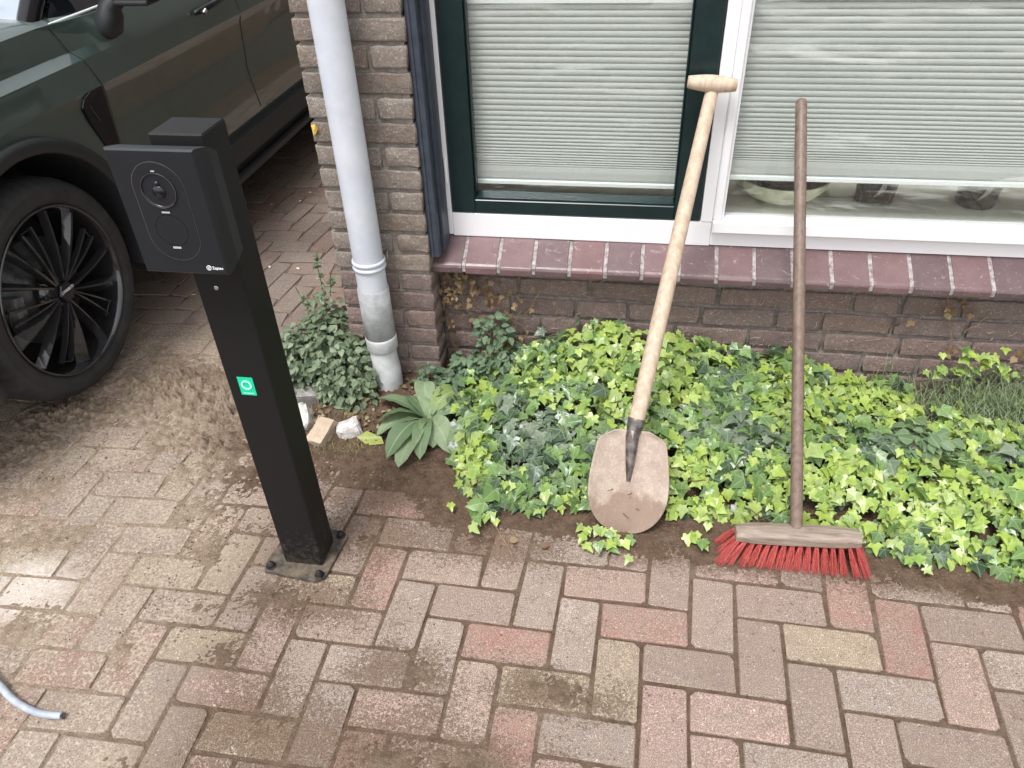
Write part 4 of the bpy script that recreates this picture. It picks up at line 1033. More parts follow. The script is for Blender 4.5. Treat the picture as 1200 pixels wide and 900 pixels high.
# trailing sprigs in front
for (u, v, n) in ((560, 600, 10), (690, 620, 7), (735, 635, 6), (700, 640, 5), (815, 625, 6), (640, 600, 6), (1170, 655, 8), (1075, 650, 8), (1110, 430, 12), (1140, 420, 12), (1165, 425, 10), (1180, 432, 8)):
    wallsp = v < 500
    for q in range(n):
        if wallsp: p = W(u+rnd.gauss(0, 14), v+rnd.gauss(0, 7), 1.97)
        else: p = G(u+rnd.gauss(0, 12), v+rnd.gauss(0, 7), .018+rnd.random()*.02)
        ent.append((orient(p, Vector((rnd.gauss(0, .3), -.35+rnd.gauss(0, .3), 1)), Vector((rnd.gauss(0, 1), -1, -.2)), rnd.uniform(.022, .034)), rnd.choice(LIME+MIDG[:1]), 0.5))
plant(ivy, ent, 'ivy', M['ivy'], 300)
mb = MB()
for q in range(260):
    x = rnd.uniform(-0.42, 1.4); y = rnd.uniform(1.42, 1.98); h = ivy_h(x, y)
    if h < 0: continue
    a = Vector((x, y, 0.02)); d = Vector((rnd.gauss(0, .06), -.05+rnd.gauss(0, .05), h*.92)); mb.tube([a, a+d*.5+Vector((rnd.gauss(0, .01), .01, 0)), a+d], [.002, .0016, .001], 5, cap=False)
o = child(mb, 'ivy_stems', M['stem'], ivy, fix=False); o['kind'] = 'stuff'

# broad-leaved rosette plant
ros = thing('rosette_plant', 'low plant with long soft grey green leaves by the downpipe', 'plant', tuple(G(500, 492, .02)))
root = G(502, 492, .035)
tips = [(438, 465, .075), (436, 497, .055), (436, 512, .03), (449, 541, .02), (464, 553, .015), (491, 543, .03), (530, 534, .02), (552, 478, .08), (541, 456, .09), (497, 442, .11), (516, 512, .05), (474, 522, .05), (478, 462, .09), (508, 528, .04), (512, 466, .08)]
for k, (u, v, z) in enumerate(tips):
    z = .012+z*.62; tip = root.lerp(G(u, v, z), .93); d = tip-root; L = d.length; side = Vector((0, 0, 1)).cross(d).normalized(); wdt = (.031 if L > .07 else .021)*random.uniform(.85, 1.15)
    arch = random.uniform(.18, .42)*L+0.015; tw = random.uniform(-.6, .6)
    items = []; nu, nv = 7, 12; vs = []; uv = []
    for j in range(nv):
        t = j/(nv-1); c = root.lerp(tip, t)+Vector((0, 0, arch*4*t*(1-t)*.5))
        w = wdt*(math.sin(math.pi*min(1, t**1.35))**.58*1.0+.10*(1-t)) if t < .999 else 0
        for i in range(nu):
            s_ = i/(nu-1)*2-1
            off = side*s_*w+Vector((0, 0, 1))*(abs(s_)*w*.22+s_*w*tw+.0018*math.sin(t*24+abs(s_)*2)*abs(s_))
            vs.append(c+off); uv.append((.5+s_*.28, .25+t))
    fs = [(j*nu+i, j*nu+i+1, (j+1)*nu+i+1, (j+1)*nu+i) for j in range(nv-1) for i in range(nu-1)]
    cc = random.choice([(0.24, 0.33, 0.18, 1), (0.17, 0.25, 0.13, 1), (0.29, 0.37, 0.22, 1), (0.13, 0.20, 0.10, 1), (0.21, 0.30, 0.15, 1)])
    if k in (8, 22): cc = (0.24, 0.32, 0.10, 1)
    me = finish_leaves('leaf', [(vs, fs, uv, cc)], M['soft']); o = linkobj('leaf', me, None, ros); o.matrix_parent_inverse = Matrix.Translation(-Vector(ros.location))
me = finish_leaves('leaf', [([G(418, 512, .03), G(430, 505, .03), G(447, 512, .035), G(450, 520, .02), G(430, 522, .012)], [(0, 1, 2, 3, 4)], [(.5, .3), (.6, .6), (.5, 1), (.4, .8), (.4, .5)], (0.33, 0.36, 0.06, 1))], M['soft'])
o = linkobj('leaf', me, None, ros); o.matrix_parent_inverse = Matrix.Translation(-Vector(ros.location))

# leafy bushes ---------------------------------------------------------
def bush(label, blobs, n, size, cols, nparts, cat='bush', name='leafy_bush', upright=.5, sprigs=()):
    c0 = Vector(blobs[0][0]); t = thing(name, label, cat, (c0.x, c0.y, 0)); ent = []; mb = MB()
    tot = sum(b[1][0]*b[1][1] for b in blobs)
    for c, r in blobs:
        c = Vector(c); m = int(n*r[0]*r[1]/tot)
        for q in range(m):
            d = Vector((rnd.gauss(0, 1), rnd.gauss(0, 1), rnd.gauss(0, 1))).normalized(); rad_ = rnd.random()**.32
            p = c+Vector((d.x*r[0], d.y*r[1], d.z*r[2]))*rad_*(1+.18*n2(c.x+d.x*2, d.z*2, 2.2, 41))
            if p.z < .01 or p.y > 2.0 and p.x > -.87: continue
            nrm = (d*.35+Vector((0, -.35, .9))+Vector((rnd.gauss(0, .35), rnd.gauss(0, .35), rnd.gauss(0, .3)))).normalized()
            tip = Vector((d.x+rnd.gauss(0, .5), d.y-.3+rnd.gauss(0, .5), -.2+rnd.gauss(0, .4)))
            k = rnd.choice(cols); f = .7 if rad_ < .7 else 1
            s_ = size*rnd.uniform(.65, 1.2)
            ent.append((orient(p, nrm, tip, s_), (k[0], k[1], k[2], 1), (p-Vector((0, 0, HC))).length+(1-rad_)*1.2-s_*5))
            if q % 9 == 0: b0 = Vector((c.x+(p.x-c.x)*.3, c.y+(p.y-c.y)*.3, 0.0)); mb.tube([b0, b0.lerp(p, .5)+Vector((0, 0, .01)), p], [.0018, .0014, .0008], 5, cap=False)
    for pts in sprigs:
        P = [Vector(p) for p in pts]; mb.tube(P, .0014, 5, cap=False)
        for a, b in zip(P, P[1:]):
            for q in range(9):
                p = a.lerp(b, rnd.random()); ent.append((orient(p, Vector((rnd.gauss(0, .5), -.3, 1)), Vector((rnd.gauss(0, 1), rnd.gauss(0, .6), .3)), size*rnd.uniform(.5, .9)), rnd.choice(cols), 0.4))
    plant(t, ent, 'ovate', M['soft'], nparts, 6)
    if mb.v: o = child(mb, 'stems', M['stem'], t, fix=False); o['kind'] = 'stuff'
    return t
HG = [(0.14, 0.185, 0.105, 1), (0.19, 0.235, 0.145, 1), (0.10, 0.14, 0.085, 1), (0.25, 0.30, 0.20, 1), (0.075, 0.105, 0.06, 1)]
bush('grey green small-leaved bush growing between post and downpipe',
     [((-0.955, 1.90, .120), (.140, .12, .120)), ((-0.86, 1.84, .09), (.11, .10, .09)), ((-1.03, 1.86, .08), (.11, .11, .08)), ((-0.955, 1.975, .210), (.06, .05, .09)), ((-0.84, 1.78, .05), (.09, .06, .05))],
     2300, .0260, HG, 300, sprigs=[((-0.95, 1.98, .30), (-0.955, 1.985, .38), (-0.945, 1.98, .43)), ((-0.93, 1.98, .28), (-0.905, 1.96, .37)), ((-1.0, 1.95, .25), (-1.02, 1.94, .33))])
BG = [(0.10, 0.16, 0.09, 1), (0.13, 0.20, 0.11, 1), (0.08, 0.13, 0.08, 1)]
bush('small blue green herb growing up the wall beside the ivy', [((-0.40, 1.96, .20), (.055, .04, .065)), ((-0.36, 1.93, .09), (.09, .07, .07)), ((-0.48, 1.92, .08), (.06, .05, .05)), ((-0.50, 1.84, .05), (.07, .06, .05))], 520, .028, BG, 120, 'plant', 'herb_plant')
bush('dark blue green herb tuft between rosette plant and pier', [((-0.60, 1.86, .07), (.05, .04, .05)), ((-0.52, 1.78, .05), (.07, .07, .045))], 200, .026, [(0.06, 0.10, 0.06, 1), (0.08, 0.13, 0.08, 1)], 60, 'plant', 'herb_plant')
bush('dull green herb poking out of the ivy at right', [((0.80, 1.66, .13), (.07, .05, .045))], 60, .036, [(0.10, 0.17, 0.08, 1), (0.13, 0.20, 0.10, 1), (0.16, 0.23, 0.13, 1)], 100, 'plant', 'herb_plant')

# dry grass at the right end of the bed
gt = thing('grass_tuft', 'wispy green and dry grass against the low wall at right', 'grass', (1.05, 1.92, 0)); mb = MB()
for q in range(1300):
    x = rnd.gauss(1.10, .13); y = rnd.uniform(1.84, 2.0); a = Vector((x, y, .03)); L = rnd.uniform(.08, .26); d = Vector((rnd.gauss(0, .7), rnd.gauss(-.3, .5), rnd.uniform(.3, 1.0))).normalized()*L
    b = a+d*.6+Vector((0, 0, .01)); c = a+d*1.0+Vector((rnd.gauss(0, .02), -.01, -.35*L)); w = Vector((.0011, 0, 0))
    mb.add([a-w, a+w, b+w*.8, b-w*.8, c], [(0, 1, 2, 3), (3, 2, 4)], 0 if rnd.random() < .55 else 1)
o = child(mb, 'grass_blades', [simple('grass_green', (0.20, 0.25, 0.13, 1), (0.13, 0.17, 0.08, 1), 60, .6), M['vine']], gt, fix=False); o['kind'] = 'stuff'

# dead vines and dry leaves on the wall
def deadvine(label, spots, strands, nleaf):
    t = thing('dead_vine', label, 'vine', tuple(W(*spots[0][:2], 2.02)))
    mb = MB()
    for s_ in strands:
        P = [W(u, v, 2.022) for u, v in s_]
        Q = []
        for a, b in zip(P, P[1:]):
            for k in range(4): Q.append(a.lerp(b, k/4)+Vector((rnd.gauss(0, .003), -abs(rnd.gauss(0, .003)), rnd.gauss(0, .003))))
        Q.append(P[-1]); m2 = MB(); m2.tube(Q, rnd.uniform(.0008, .0016), 5, cap=False); child(m2, 'vine_stem', M['vine'], t, fix=False)
    for (u, v, su, sv, n) in spots:
        for k in range(n//2):
            a = W(u+rnd.gauss(0, su*1.1), v+rnd.gauss(0, sv*1.1), 2.022); b = a+Vector((rnd.gauss(0, .03), -abs(rnd.gauss(0, .006)), rnd.gauss(0, .02))); mb.tube([a, a.lerp(b, .5)+Vector((0, -.004, .004)), b], .0008, 4, cap=False)
    o = child(mb, 'fine_stems', M['vine'], t, fix=False); o['kind'] = 'stuff'
    ent = []
    for (u, v, su, sv, n) in spots:
        for k in range(n):
            p = W(u+rnd.gauss(0, su), v+rnd.gauss(0, sv), 2.012-rnd.random()*.02)
            if p.z > .395: p.z = .39-rnd.random()*.02
            c = rnd.choice([(0.22, 0.13, 0.07, 1), (0.15, 0.08, 0.045, 1), (0.34, 0.23, 0.14, 1), (0.10, 0.055, 0.035, 1), (0.20, 0.10, 0.05, 1)])
            ent.append((orient(p, Vector((rnd.gauss(0, .6), -1, rnd.gauss(.3, .5))), Vector((rnd.gauss(0, .9), -.2, -1)), rnd.uniform(.010, .026)), c, 0))
    plant(t, ent, 'ivy', M['dead'], 300, 4)
deadvine('dead brown ivy clinging to the bricks under the left sill', [(560, 345, 25, 12, 70), (590, 375, 12, 10, 12), (525, 400, 9, 28, 34), (520, 450, 14, 10, 22), (612, 398, 14, 8, 14), (540, 330, 20, 5, 26), (575, 430, 20, 15, 14)],
         [((575, 335), (590, 380), (600, 420)), ((520, 340), (515, 400), (524, 460)), ((640, 330), (615, 370)), ((655, 345), (650, 380)), ((530, 350), (560, 370), (600, 372)), ((700, 330), (690, 345))], 0)
deadvine('few dry brown leaves hanging on the wall at right', [(1115, 360, 5, 5, 6), (1140, 365, 12, 5, 6), (1113, 415, 5, 4, 5), (1060, 380, 4, 4, 3), (1190, 430, 8, 8, 5)],
         [((1110, 350), (1115, 395), (1112, 420)), ((1020, 420), (1026, 440), (1032, 430)), ((1085, 430), (1075, 450), (1062, 445)), ((1160, 370), (1130, 390)), ((1195, 430), (1150, 445))], 0)
# fine pale rootlets stuck on the bricks of the wall (left by old ivy)
mb = MB()
for q in range(230):
    a = Vector((rnd.uniform(-.5, 1.5), 2.0265, rnd.uniform(.10, .39))); b = a+Vector((rnd.gauss(0, .014), rnd.uniform(-.001, .0), rnd.gauss(0, .009)))
    mb.tube([a, a.lerp(b, .5)+Vector((rnd.gauss(0, .003), 0, rnd.gauss(0, .003))), b], .0006, 4, cap=False)
o = child(mb, 'old_rootlets', simple('pale_rootlet', srgb(186, 168, 144), None, rough=.9), wall, fix=False); o['kind'] = 'stuff'
# yellow leaf stuck on the pier edge
p = W(369, 152, 1.925)
mb = MB(); mb.add([(-.009, 0, .012), (.004, -.003, .016), (.009, 0, .002), (.002, -.004, -.010), (-.006, -.001, -.016), (0, -.006, 0)], [(0, 1, 5), (1, 2, 5), (2, 3, 5), (3, 4, 5), (4, 0, 5)])
o = mb.build('yellow_leaf', M['yellow']); o.location = p; tag(o, 'small yellow leaf caught on the pier edge beside the downpipe', 'leaf')
# litter on the soil in front of the ivy
for k, (u, v, lab, c) in enumerate(((597, 634, 'curled brown leaf on the soil left of the shovel', (0.30, 0.20, 0.12, 1)), (633, 640, 'dry reddish leaf on a dusty brick left of the shovel', (0.20, 0.10, 0.07, 1)), (712, 637, 'pale withered leaf beneath the shovel tip', (0.45, 0.38, 0.25, 1)))):
    me = make_leaf_obj_mesh('ovate', c, k, M['dead']); o = linkobj('fallen_leaf', me); o.matrix_basis = orient(G(u, v, .012), Vector((.2, -.2, 1)), Vector((1, .4, 0)), .026); tag(o, lab, 'leaf')
tw = MB(); tw.tube([G(572, 600, .012), G(580, 615, .014), G(590, 632, .008), G(600, 650, .008)], .0012, 5); o = tw.build('twig', M['vine']); tag(o, 'thin bent twig lying across soil and bricks left of the shovel', 'twig')
# ------------------------------------------------------------------ parked car
XL = -1.688; WY, WZ = 1.806, 0.361; RWY = 4.56
car = thing('parked_car', 'dark green car with black wheels and black cladding parked in the driveway', 'car', (-2.62, 3.1, 0))
def car_section(y):
    f = max(0.0, (1.35-y)/0.42); nose = 0.0 if f <= 0 else 0.30*f*f
    r = max(0.0, (y-5.0)/0.5); nose += 0.16*r*r
    door = min(1, max(0, (y-2.15)/0.25))
    flare = 0.012*math.exp(-((y-WY)/0.42)**2)+0.012*math.exp(-((y-RWY)/0.42)**2)
    P = [(.22, .16), (.25, .05), (.42, .020-flare), (.62, .034-flare*1.3), (.80, .014-flare*.5), (.838, .001), (.846, .003), (.905, .010), (.922, .013),
         (.945, .013+.036*(1-door)+.010*door), (.985, .052-.013*door), (1.030-.012*door, .060-.004*door), (1.043-.02*door, .082-.012*door), (1.050-.025*door, .10), (1.078-.05*door, .40)]
    dz = -0.16*f*f if f > 0 else 0
    return [(XL-i-nose, z+(dz if z > .8 else dz*.3 if z > .6 else 0)) for z, i in P]
ys = [.95, 1.0, 1.08, 1.2, 1.35]+[1.35+.05*k for k in range(1, 28)]+[2.9, 3.1, 3.4, 3.8, 4.1, 4.3, 4.5, 4.7, 4.9, 5.1, 5.3, 5.45, 5.5]
CXC = -2.62
bm = bmesh.new(); rows = []
for y in ys:
    s_ = car_section(y); full = s_+[(2*CXC-x, z) for x, z in s_[::-1]]
    rows.append([bm.verts.new((x, y, z)) for x, z in full])
n = len(rows[0])
for a, b in zip(rows, rows[1:]):
    for k in range(n): bm.faces.new((a[k], a[(k+1) % n], b[(k+1) % n], b[k]))
bm.faces.new(rows[0]); bm.faces.new(rows[-1][::-1]); bmesh.ops.recalc_face_normals(bm, faces=bm.faces)
me = bpy.data.meshes.new('body'); bm.to_mesh(me); bm.free()
body = linkobj('body', me, [M['paint'], M['well']])
cuts = []
for wy in (WY, RWY):
    for xa in (XL+.1, 2*CXC-XL-.1):
        mbc = MB(); s1 = 1 if xa > CXC else -1
        mbc.lathe([(0, xa), (0.398, xa), (0.398, xa-s1*.40), (0, xa-s1*.40)], (0, wy, WZ+.010), 'x', 48, smooth=False)
        c = mbc.build('cut', M['well']); cuts.append(c)
        mod = body.modifiers.new('c', 'BOOLEAN'); mod.object = c; mod.operation = 'DIFFERENCE'; mod.solver = 'EXACT'; mod.material_mode = 'TRANSFER'
dg = bpy.context.evaluated_depsgraph_get(); me2 = bpy.data.meshes.new_from_object(body.evaluated_get(dg))
body.modifiers.clear(); body.data = me2
for c in cuts: bpy.data.objects.remove(c)
wellidx = [i for i, m in enumerate(me2.materials) if m and m.name.startswith('wheel_well')]
for p in me2.polygons: p.use_smooth = True
me2.set_sharp_from_angle(angle=R_(16))
body.parent = car; body.matrix_parent_inverse = Matrix.Translation(-Vector(car.location))
# arch cladding
for wy in (WY, RWY):
    for sx in (1, -1):
        mb = MB(); xo = XL+.006 if sx > 0 else 2*CXC-XL-.006; na = 40; vs = []
        prof = [(.400, -.10), (.392, .0), (.396, .008), (.424, .010), (.436, .004), (.440, -.03)]
        for k in range(na+1):
            a = R_(-18+216*k/na)
            for r, dx in prof: vs.append((xo+dx*sx, wy+r*math.cos(a), WZ+.010+r*math.sin(a)))
        m_ = len(prof); mb.add(vs, [(k*m_+q, k*m_+q+1, (k+1)*m_+q+1, (k+1)*m_+q) for k in range(na) for q in range(m_-1)], 0, True); child(mb, 'arch_cladding', M['clad'], car)
# rocker cladding
for sx in (1, -1):
    X = lambda d: (XL+d) if sx > 0 else (2*CXC-XL-d)
    mb = MB()
    for prof in ([(.010, .402), (.014, .398), (.016, .315), (-.02, .300), (-.05, .300), (-.05, .402)], [(.000, .268), (.022, .262), (.020, .240), (-.05, .232), (-.05, .268)], [(-.018, .302), (-.018, .266), (-.05, .266), (-.05, .302)]):
        q = [(X(d), z) for d, z in prof]; n_ = len(q); vs = [(x, 2.215, z) for x, z in q]+[(x, 4.15, z) for x, z in q]
        mb.add(vs, [tuple(range(n_))[::-1], tuple(range(n_, 2*n_))]+[(k, (k+1) % n_, n_+(k+1) % n_, n_+k) for k in range(n_)])
    child(mb, 'rocker_cladding', M['clad'], car)
def surf_x(y, z):
    s_ = car_section(y)
    for (xa, za), (xb, zb) in zip(s_, s_[1:]):
        if za <= z <= zb: return xa+(xb-xa)*(z-za)/(zb-za)
    return s_[-1][0]
def gapline(pts, name, parent, r=.0022):
    P = []
    for (a, b) in zip(pts, pts[1:]):
        for k in range(6): t = k/6; y = a[0]+(b[0]-a[0])*t; z = a[1]+(b[1]-a[1])*t; P.append(Vector((surf_x(y, z)-.0004, y, z)))
    mb = MB(); mb.tube(P, r, 6, smooth=False); o = child(mb, name, M['gloss_black'], parent)
    mb = MB(); mb.tube([p+Vector((.0012, -.0030, 0)) for p in P], .0010, 5, smooth=False); child(mb, 'panel_edge', M['paint'], parent)
door_ = bpy.data.objects.new('door', None); COL.objects.link(door_); door_.parent = car; door_.matrix_parent_inverse = Matrix.Translation(-Vector(car.location)); door_.location = (XL-.02, 2.3, .6)
gapline([(2.196, 1.02), (2.205, 1.000), (2.222, .955), (2.248, .90), (2.268, .850), (2.290, .80), (2.300, .62), (2.31, .45), (2.33, .405)], 'door_gap', door_)
gapline([(3.285, .985), (3.287, .89), (3.300, .70), (3.306, .55), (3.330, .42)], 'door_gap', door_)
# belt trim and side glass
mb = MB(); mb.tube([(XL-.066, 2.20, 1.026), (XL-.066, 4.7, 1.030)], .0045, 8); child(mb, 'belt_trim', M['rail'], car)
mb = MB(); mb.tube([(XL-.060, 2.205, 1.004), (XL-.058, 2.9, 1.008)], .0030, 8); child(mb, 'belt_line', M['rail'], car)
def quad(name, mat, pts, th=(.0, 0, .0)):
    mb = MB(); mb.add(pts, [tuple(range(len(pts)))]); o = child(mb, name, mat, car, fix=False); s = o.modifiers.new('s', 'SOLIDIFY'); s.thickness = .006; return o
for sx in (1, -1):
    X = lambda x: x if sx > 0 else 2*CXC-x
    quad('side_glass', M['car_glass'], [(X(XL-.080), 2.22, 1.024), (X(XL-.080), 4.75, 1.03), (X(XL-.25), 4.45, 1.50), (X(XL-.25), 2.98, 1.50)])
    mb = MB(); mb.tube([(X(XL-.100), 2.12, 0.985), (X(XL-.17), 2.50, 1.25), (X(XL-.25), 2.95, 1.52)], [.034, .034, .033], 10); child(mb, 'windscreen_pillar', M['gloss_black'], car)
    mb = MB(); mb.box(min(X(XL-.10), X(XL-.13)), max(X(XL-.10), X(XL-.13)), 3.30, 3.36, 1.02, 1.2); child(mb, 'door_pillar', M['gloss_black'], car)
mb = MB(); mb.add([(XL-.095, 2.12, 1.046), (-2.2, 1.98, 1.075), (CXC, 1.94, 1.08), (-3.04, 1.98, 1.075), (2*CXC-XL+.095, 2.12, 1.046), (2*CXC-XL+.27, 2.86, 1.52), (CXC, 2.74, 1.55), (XL-.27, 2.86, 1.52)], [(0, 1, 7), (1, 2, 6, 7), (2, 3, 5, 6), (3, 4, 5)])
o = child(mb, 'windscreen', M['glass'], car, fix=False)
mb = MB(); mb.add([(XL-.105, 2.16, 1.043), (-2.2, 2.02, 1.065), (CXC, 1.98, 1.07), (-3.04, 2.02, 1.065), (2*CXC-XL+.105, 2.16, 1.043), (2*CXC-XL+.28, 2.86, 1.50), (CXC, 2.76, 1.52), (XL-.28, 2.86, 1.50)], [(0, 1, 7), (1, 2, 6, 7), (2, 3, 5, 6), (3, 4, 5)])
child(mb, 'sun_shade', simple('sun_shade_film', (0.34, 0.38, 0.46, 1), None, rough=0.5), car, fix=False)
bm = bmesh.new(); rows = []
for y, z, hw_ in ((2.72, 1.53, .60), (2.95, 1.575, .66), (3.6, 1.60, .68), (4.5, 1.57, .66), (4.95, 1.48, .58)):
    rows.append([bm.verts.new((CXC+hw_*f, y, z-(.05 if abs(f) > .9 else 0))) for f in (-1, -.85, -.4, .4, .85, 1)])
for a, b in zip(rows, rows[1:]):
    for k in range(5): bm.faces.new((a[k], a[k+1], b[k+1], b[k]))
mb = MB(); mb.bm(bm, smooth=True); o = child(mb, 'roof', M['paint'], car); s_ = o.modifiers.new('s', 'SOLIDIFY'); s_.thickness = .03
quad('rear_window', M['car_glass'], [(CXC-.60, 4.95, 1.46), (CXC+.60, 4.95, 1.46), (CXC+.78, 5.4, 1.03), (CXC-.78, 5.4, 1.03)])
# vent behind the wheel
def prismx(mb, pts, x0f, x1f):
    n_ = len(pts); vs = [(x0f(*p), p[0], p[1]) for p in pts]+[(x1f(*p), p[0], p[1]) for p in pts]
    mb.add(vs, [tuple(range(n_))[::-1], tuple(range(n_, 2*n_))]+[(k, (k+1) % n_, n_+(k+1) % n_, n_+k) for k in range(n_)])
mb = MB(); prismx(mb, [(2.165, .826), (2.150, .80), (2.165, .752), (2.215, .660), (2.262, .612), (2.290, .612), (2.283, .70), (2.262, .838), (2.20, .838)], lambda y, z: surf_x(y, z)-.01, lambda y, z: surf_x(y, z)+.007)
vent = child(mb, 'wing_vent', M['gloss_black'], car); bv = vent.modifiers.new('b', 'BEVEL'); bv.width = .004; bv.segments = 2
mb = MB(); mb.tube([(surf_x(2.19, .79)+.009, 2.185, .800), (surf_x(2.19, .79)+.009, 2.190, .780), (surf_x(2.2, .74)+.009, 2.212, .742)], .0035, 8); child(mb, 'vent_bar', M['clad'], vent)
# mirror
mir = bpy.data.objects.new('mirror', None); COL.objects.link(mir); mir.parent = car; mir.matrix_parent_inverse = Matrix.Translation(-Vector(car.location)); mir.location = (XL, 2.45, 1.0)
mb = MB(); mb.tube([(XL-.055, 2.435, .955), (XL-.030, 2.440, .975), (XL-.015, 2.445, 1.010), (XL-.005, 2.450, 1.035), (XL+.02, 2.455, 1.052)], [.045, .058, .052, .042, .036], 16, flat=.75); child(mb, 'mirror_foot', M['clad'], mir)
mb = MB()
def mfun(u, v):
    a = u*2*math.pi; b = (v-.5)*math.pi; cb = abs(math.cos(b))**.55; 
    sg = lambda q, e: math.copysign(abs(q)**e, q)
    return (XL+.125+.135*sg(math.sin(b), .6), 2.475+.055*cb*sg(math.cos(a), .7), 1.125+.080*cb*sg(math.sin(a), .6))
mb.grid(25, 17, mfun); child(mb, 'mirror_housing', M['gloss_black'], mir)
mb = MB(); mb.box(XL-.02, XL+.14, 2.42, 2.50, 1.035, 1.052, bev=.006); child(mb, 'mirror_arm', M['clad'], mir)
# door handles
for y0_ in (2.955, 3.98):
    mb = MB(); pts = [(surf_x(3, .9)-.01, y0_, .905), (surf_x(3, .91)+.022, y0_+.02, .915), (surf_x(3, .91)+.030, y0_+.08, .922), (surf_x(3, .91)+.030, y0_+.16, .926), (surf_x(3, .91)+.018, y0_+.22, .930), (surf_x(3, .9)-.01, y0_+.235, .930)]
    mb.tube(pts, [.014, .016, .015, .015, .014, .010], 12, flat=.8); h_ = child(mb, 'door_handle', M['gloss_black'], car)
    mb = MB(); mb.tube([(surf_x(3, .91)+.034, y0_-.002, .906), (surf_x(3, .91)+.038, y0_+.012, .916)], .008, 10); child(mb, 'handle_end', M['chrome'], h_)
# headlight, grille, tail lamps (beyond the frame)
for sx in (1, -1):
    xx = CXC+sx*.70
    mb = MB(); mb.box(xx-.14, xx+.14, 1.02, 1.10, .70, .80, bev=.01); child(mb, 'headlight', M['rail'], car)
    mb = MB(); mb.box(xx-.14, xx+.12, 5.46, 5.52, .80, .92, bev=.01); child(mb, 'tail_lamp', M['bristle'], car)
mb = MB(); mb.box(CXC-.48, CXC+.48, .925, .96, .35, .60, bev=.01); child(mb, 'grille', M['gloss_black'], car)
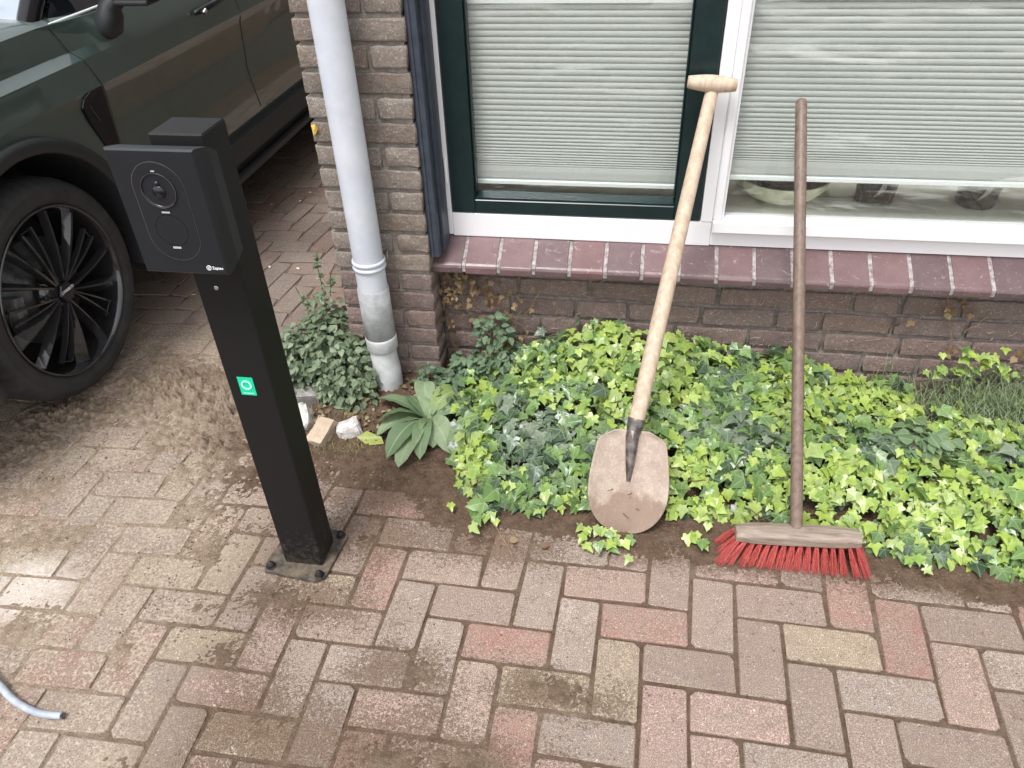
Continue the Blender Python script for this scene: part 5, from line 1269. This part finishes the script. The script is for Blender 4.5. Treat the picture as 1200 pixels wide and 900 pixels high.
# wheels
def make_wheel():
    w = bpy.data.objects.new('wheel', None); COL.objects.link(w); w.parent = car; w.matrix_parent_inverse = Matrix.Translation(-Vector(car.location)); w.location = (XL-.012, WY, WZ-.008)
    def wc(mb, name, mat, fix=True):
        o = mb.build(name, mat, None, None, fix); o.parent = w; return o
    # tyre
    R = .343; prof = [(.255, -.225), (.262, -.232), (.290, -.236), (.319, -.230), (.334, -.216), (.341, -.195), (R, -.150), (R, -.085), (.3415, -.045), (.336, -.026), (.329, -.012), (.320, -.002), (.312, .003), (.309, .0065), (.304, .0035), (.295, .006), (.284, .004), (.272, .000), (.2655, -.004), (.260, -.012), (.256, -.03)]
    nn = 168; vs = []
    for pi_, (r, x) in enumerate(prof):
        for k in range(nn):
            a = 2*math.pi*k/nn; rr2 = r
            if 4 <= pi_ <= 10 and k % 3 == 0: rr2 -= .0045
            vs.append((x, rr2*math.cos(a), rr2*math.sin(a)))
    mb = MB(); mb.add(vs, [(i*nn+k, i*nn+(k+1) % nn, (i+1)*nn+(k+1) % nn, (i+1)*nn+k) for i in range(len(prof)-1) for k in range(nn)], 0, True); wc(mb, 'tyre', M['tyre'])
    mb = MB(); mb.lathe([(.2635, -.008), (.2625, .001), (.259, .002), (.2545, -.004), (.2500, -.016), (.243, -.05), (.235, -.12), (.235, -.20)], (0, 0, 0), 'x', 72); rim = wc(mb, 'rim', M['rim'])
    mb = MB(); mb.lathe([(.0, -.175), (.235, -.18)], (0, 0, 0), 'x', 36); wc(mb, 'wheel_back', M['well'])
    mb = MB(); mb.lathe([(.165, -.112), (.165, -.09), (.095, -.09), (.090, -.07), (.0, -.07)], (0, 0, 0), 'x', 48); wc(mb, 'brake_disc', simple('brake_disc_metal', (0.05, 0.05, 0.052, 1), (0.10, 0.10, 0.10, 1), 60, 0.45, metal=0.5))
    mb = MB()
    for a0, a1 in ((158, 204),):
        vs = []
        for k in range(9):
            a = R_(a0+(a1-a0)*k/8)
            for r, x in ((.125, -.085), (.125, -.050), (.165, -.045), (.172, -.085)): vs.append((x, r*math.cos(a), r*math.sin(a)))
        mb.add(vs, [(k*4+q, k*4+(q+1) % 4, (k+1)*4+(q+1) % 4, (k+1)*4+q) for k in range(8) for q in range(4)]+[(0, 1, 2, 3), (32, 35, 34, 33)])
    wc(mb, 'brake_caliper', M['caliper'])
    # spokes: in each fifth two broad blades and two thin fins
    def blade(a_tip, r_tip, a_root, wtip, wroot, depth, crest):
        depth *= .6; at, ar = R_(a_tip), R_(a_root); ptip = Vector((0, math.cos(at), math.sin(at)))*r_tip; pr = Vector((0, math.cos(ar), math.sin(ar)))*.034
        d = (ptip-pr).normalized(); s_ = Vector((0, -d.z, d.y)); mb = MB(); vs = []
        for k in range(7):
            t = k/6; c = pr.lerp(ptip, t); bow = -.014+.012*math.sin(math.pi*min(1, t*.75+.1))-.006*t
            w_ = wroot+(wtip-wroot)*t; x = bow
            vs += [c+s_*w_*-.42*(1-crest)+Vector((x-depth, 0, 0)), c-s_*.0030+Vector((x, 0, 0)), c+s_*.0030+Vector((x-.002, 0, 0)), c+s_*w_*.30+Vector((x-depth*.9, 0, 0)), c+Vector((x-depth*1.2, 0, 0))]
        mb.add(vs, [(k*5+q, k*5+(q+1) % 5, (k+1)*5+(q+1) % 5, (k+1)*5+q) for k in range(6) for q in range(5)]+[(0, 1, 2, 3, 4), (34, 33, 32, 31, 30)]); o = wc(mb, 'spoke', M['rim'])
    for k in range(5):
        ph = 50+72*k
        blade(ph, .247, ph+4, .058, .020, .045, -.35); blade(ph+26, .247, ph+14, .034, .016, .045, -.2)
        blade(ph-17, .222, ph-4, .016, .010, .030, 0); blade(ph-28, .224, ph-8, .012, .008, .030, 0)
        mb = MB(); a = R_(ph-24); c = Vector((0, math.cos(a), math.sin(a))); s_ = Vector((0, -c.z, c.y))
        mb.tube([Vector((-.024, 0, 0))+c*.216-s_*.026, Vector((-.024, 0, 0))+c*.222+s_*.026], .0022, 6); wc(mb, 'fin_edge', M['rim'])
        mb = MB(); a = R_(ph+50); mb.lathe([(.009, -.050), (.009, -.030), (.006, -.027), (0, -.027)], (0, .057*math.cos(a), .057*math.sin(a)), 'x', 6, smooth=False); wc(mb, 'wheel_nut', M['chrome'] if k == 9 else M['clad'])
    mb = MB(); mb.lathe([(.068, -.060), (.062, -.034), (.040, -.026), (.0, -.024)], (0, 0, 0), 'x', 30); wc(mb, 'hub', M['rim'])
    mb = MB(); mb.lathe([(.033, -.026), (.033, -.006), (.030, -.002), (.0, -.001)], (0, 0, 0), 'x', 6, smooth=False); capo = wc(mb, 'hub_cap', M['box_dark'])
    cu = bpy.data.curves.new('t', 'FONT'); cu.body = 'LYNK&CO'; cu.size = .012; cu.extrude = .0002; cu.align_x = 'CENTER'; cu.offset = .0003; o = bpy.data.objects.new('t', cu); COL.objects.link(o)
    me = bpy.data.meshes.new_from_object(o.evaluated_get(bpy.context.evaluated_depsgraph_get())); bpy.data.objects.remove(o)
    o = bpy.data.objects.new('hub_lettering', me); COL.objects.link(o); me.materials.clear(); me.materials.append(M['white_print']); o.parent = w; o.location = (.0008, 0, .004); o.rotation_euler = (math.pi/2, 0, math.pi/2)
    return w
w0 = make_wheel(); w0.rotation_euler = (0, 0, 0)
for (x, y, rz) in ((XL-.012, RWY, 0), (2*CXC-XL+.012, WY, math.pi), (2*CXC-XL+.012, RWY, math.pi)):
    c = w0.copy(); COL.objects.link(c); c.location = (x, y, WZ-.008); c.rotation_euler = (0, 0, rz)
    for ch in list(w0.children):
        d = ch.copy(); COL.objects.link(d); d.parent = c

# leaf litter, moss and short grass at the foot of the bush and pier
items = []
for k in range(240):
    x = rnd.uniform(-1.02, -0.42); y = rnd.uniform(1.60, 1.95); c = rnd.choice([(0.24, 0.15, 0.08, 1), (0.32, 0.22, 0.13, 1), (0.16, 0.10, 0.06, 1), (0.38, 0.30, 0.20, 1)])
    vs, fs, uv = leaf_mesh('ovate', c, k); mt = orient(Vector((x, y, height(x, y)+.004+rnd.random()*.006)), Vector((rnd.gauss(0, .5), rnd.gauss(-.2, .5), 1)), Vector((rnd.gauss(0, 1), rnd.gauss(0, 1), 0)), rnd.uniform(.010, .022))
    items.append(([mt @ Vector(v) for v in vs], fs, uv, c))
for k in range(420):
    cxg, cyg = rnd.choice([(-0.85, 1.56), (-0.92, 1.58), (-0.75, 1.58), (-0.80, 1.70), (-0.97, 1.72)]); x = rnd.gauss(cxg, .035); y = rnd.gauss(cyg, .016); z = height(x, y); L = rnd.uniform(.006, .022); a = Vector((x, y, z)); b = a+Vector((rnd.gauss(0, .5), rnd.gauss(0, .5), 1)).normalized()*L; w = Vector((.0011, 0, 0))
    items.append(([a-w, a+w, b], [(0, 1, 2)], [(.3, .3), (.7, .3), (.5, 1)], rnd.choice([(0.24, 0.28, 0.07, 1), (0.16, 0.20, 0.06, 1), (0.34, 0.30, 0.14, 1)])))
o = linkobj('leaf_litter', finish_leaves('leaf_litter', items, M['dead'])); o['kind'] = 'stuff'; tag(o, 'leaf litter and moss on the soil around the stones and pier foot', 'leaf litter')
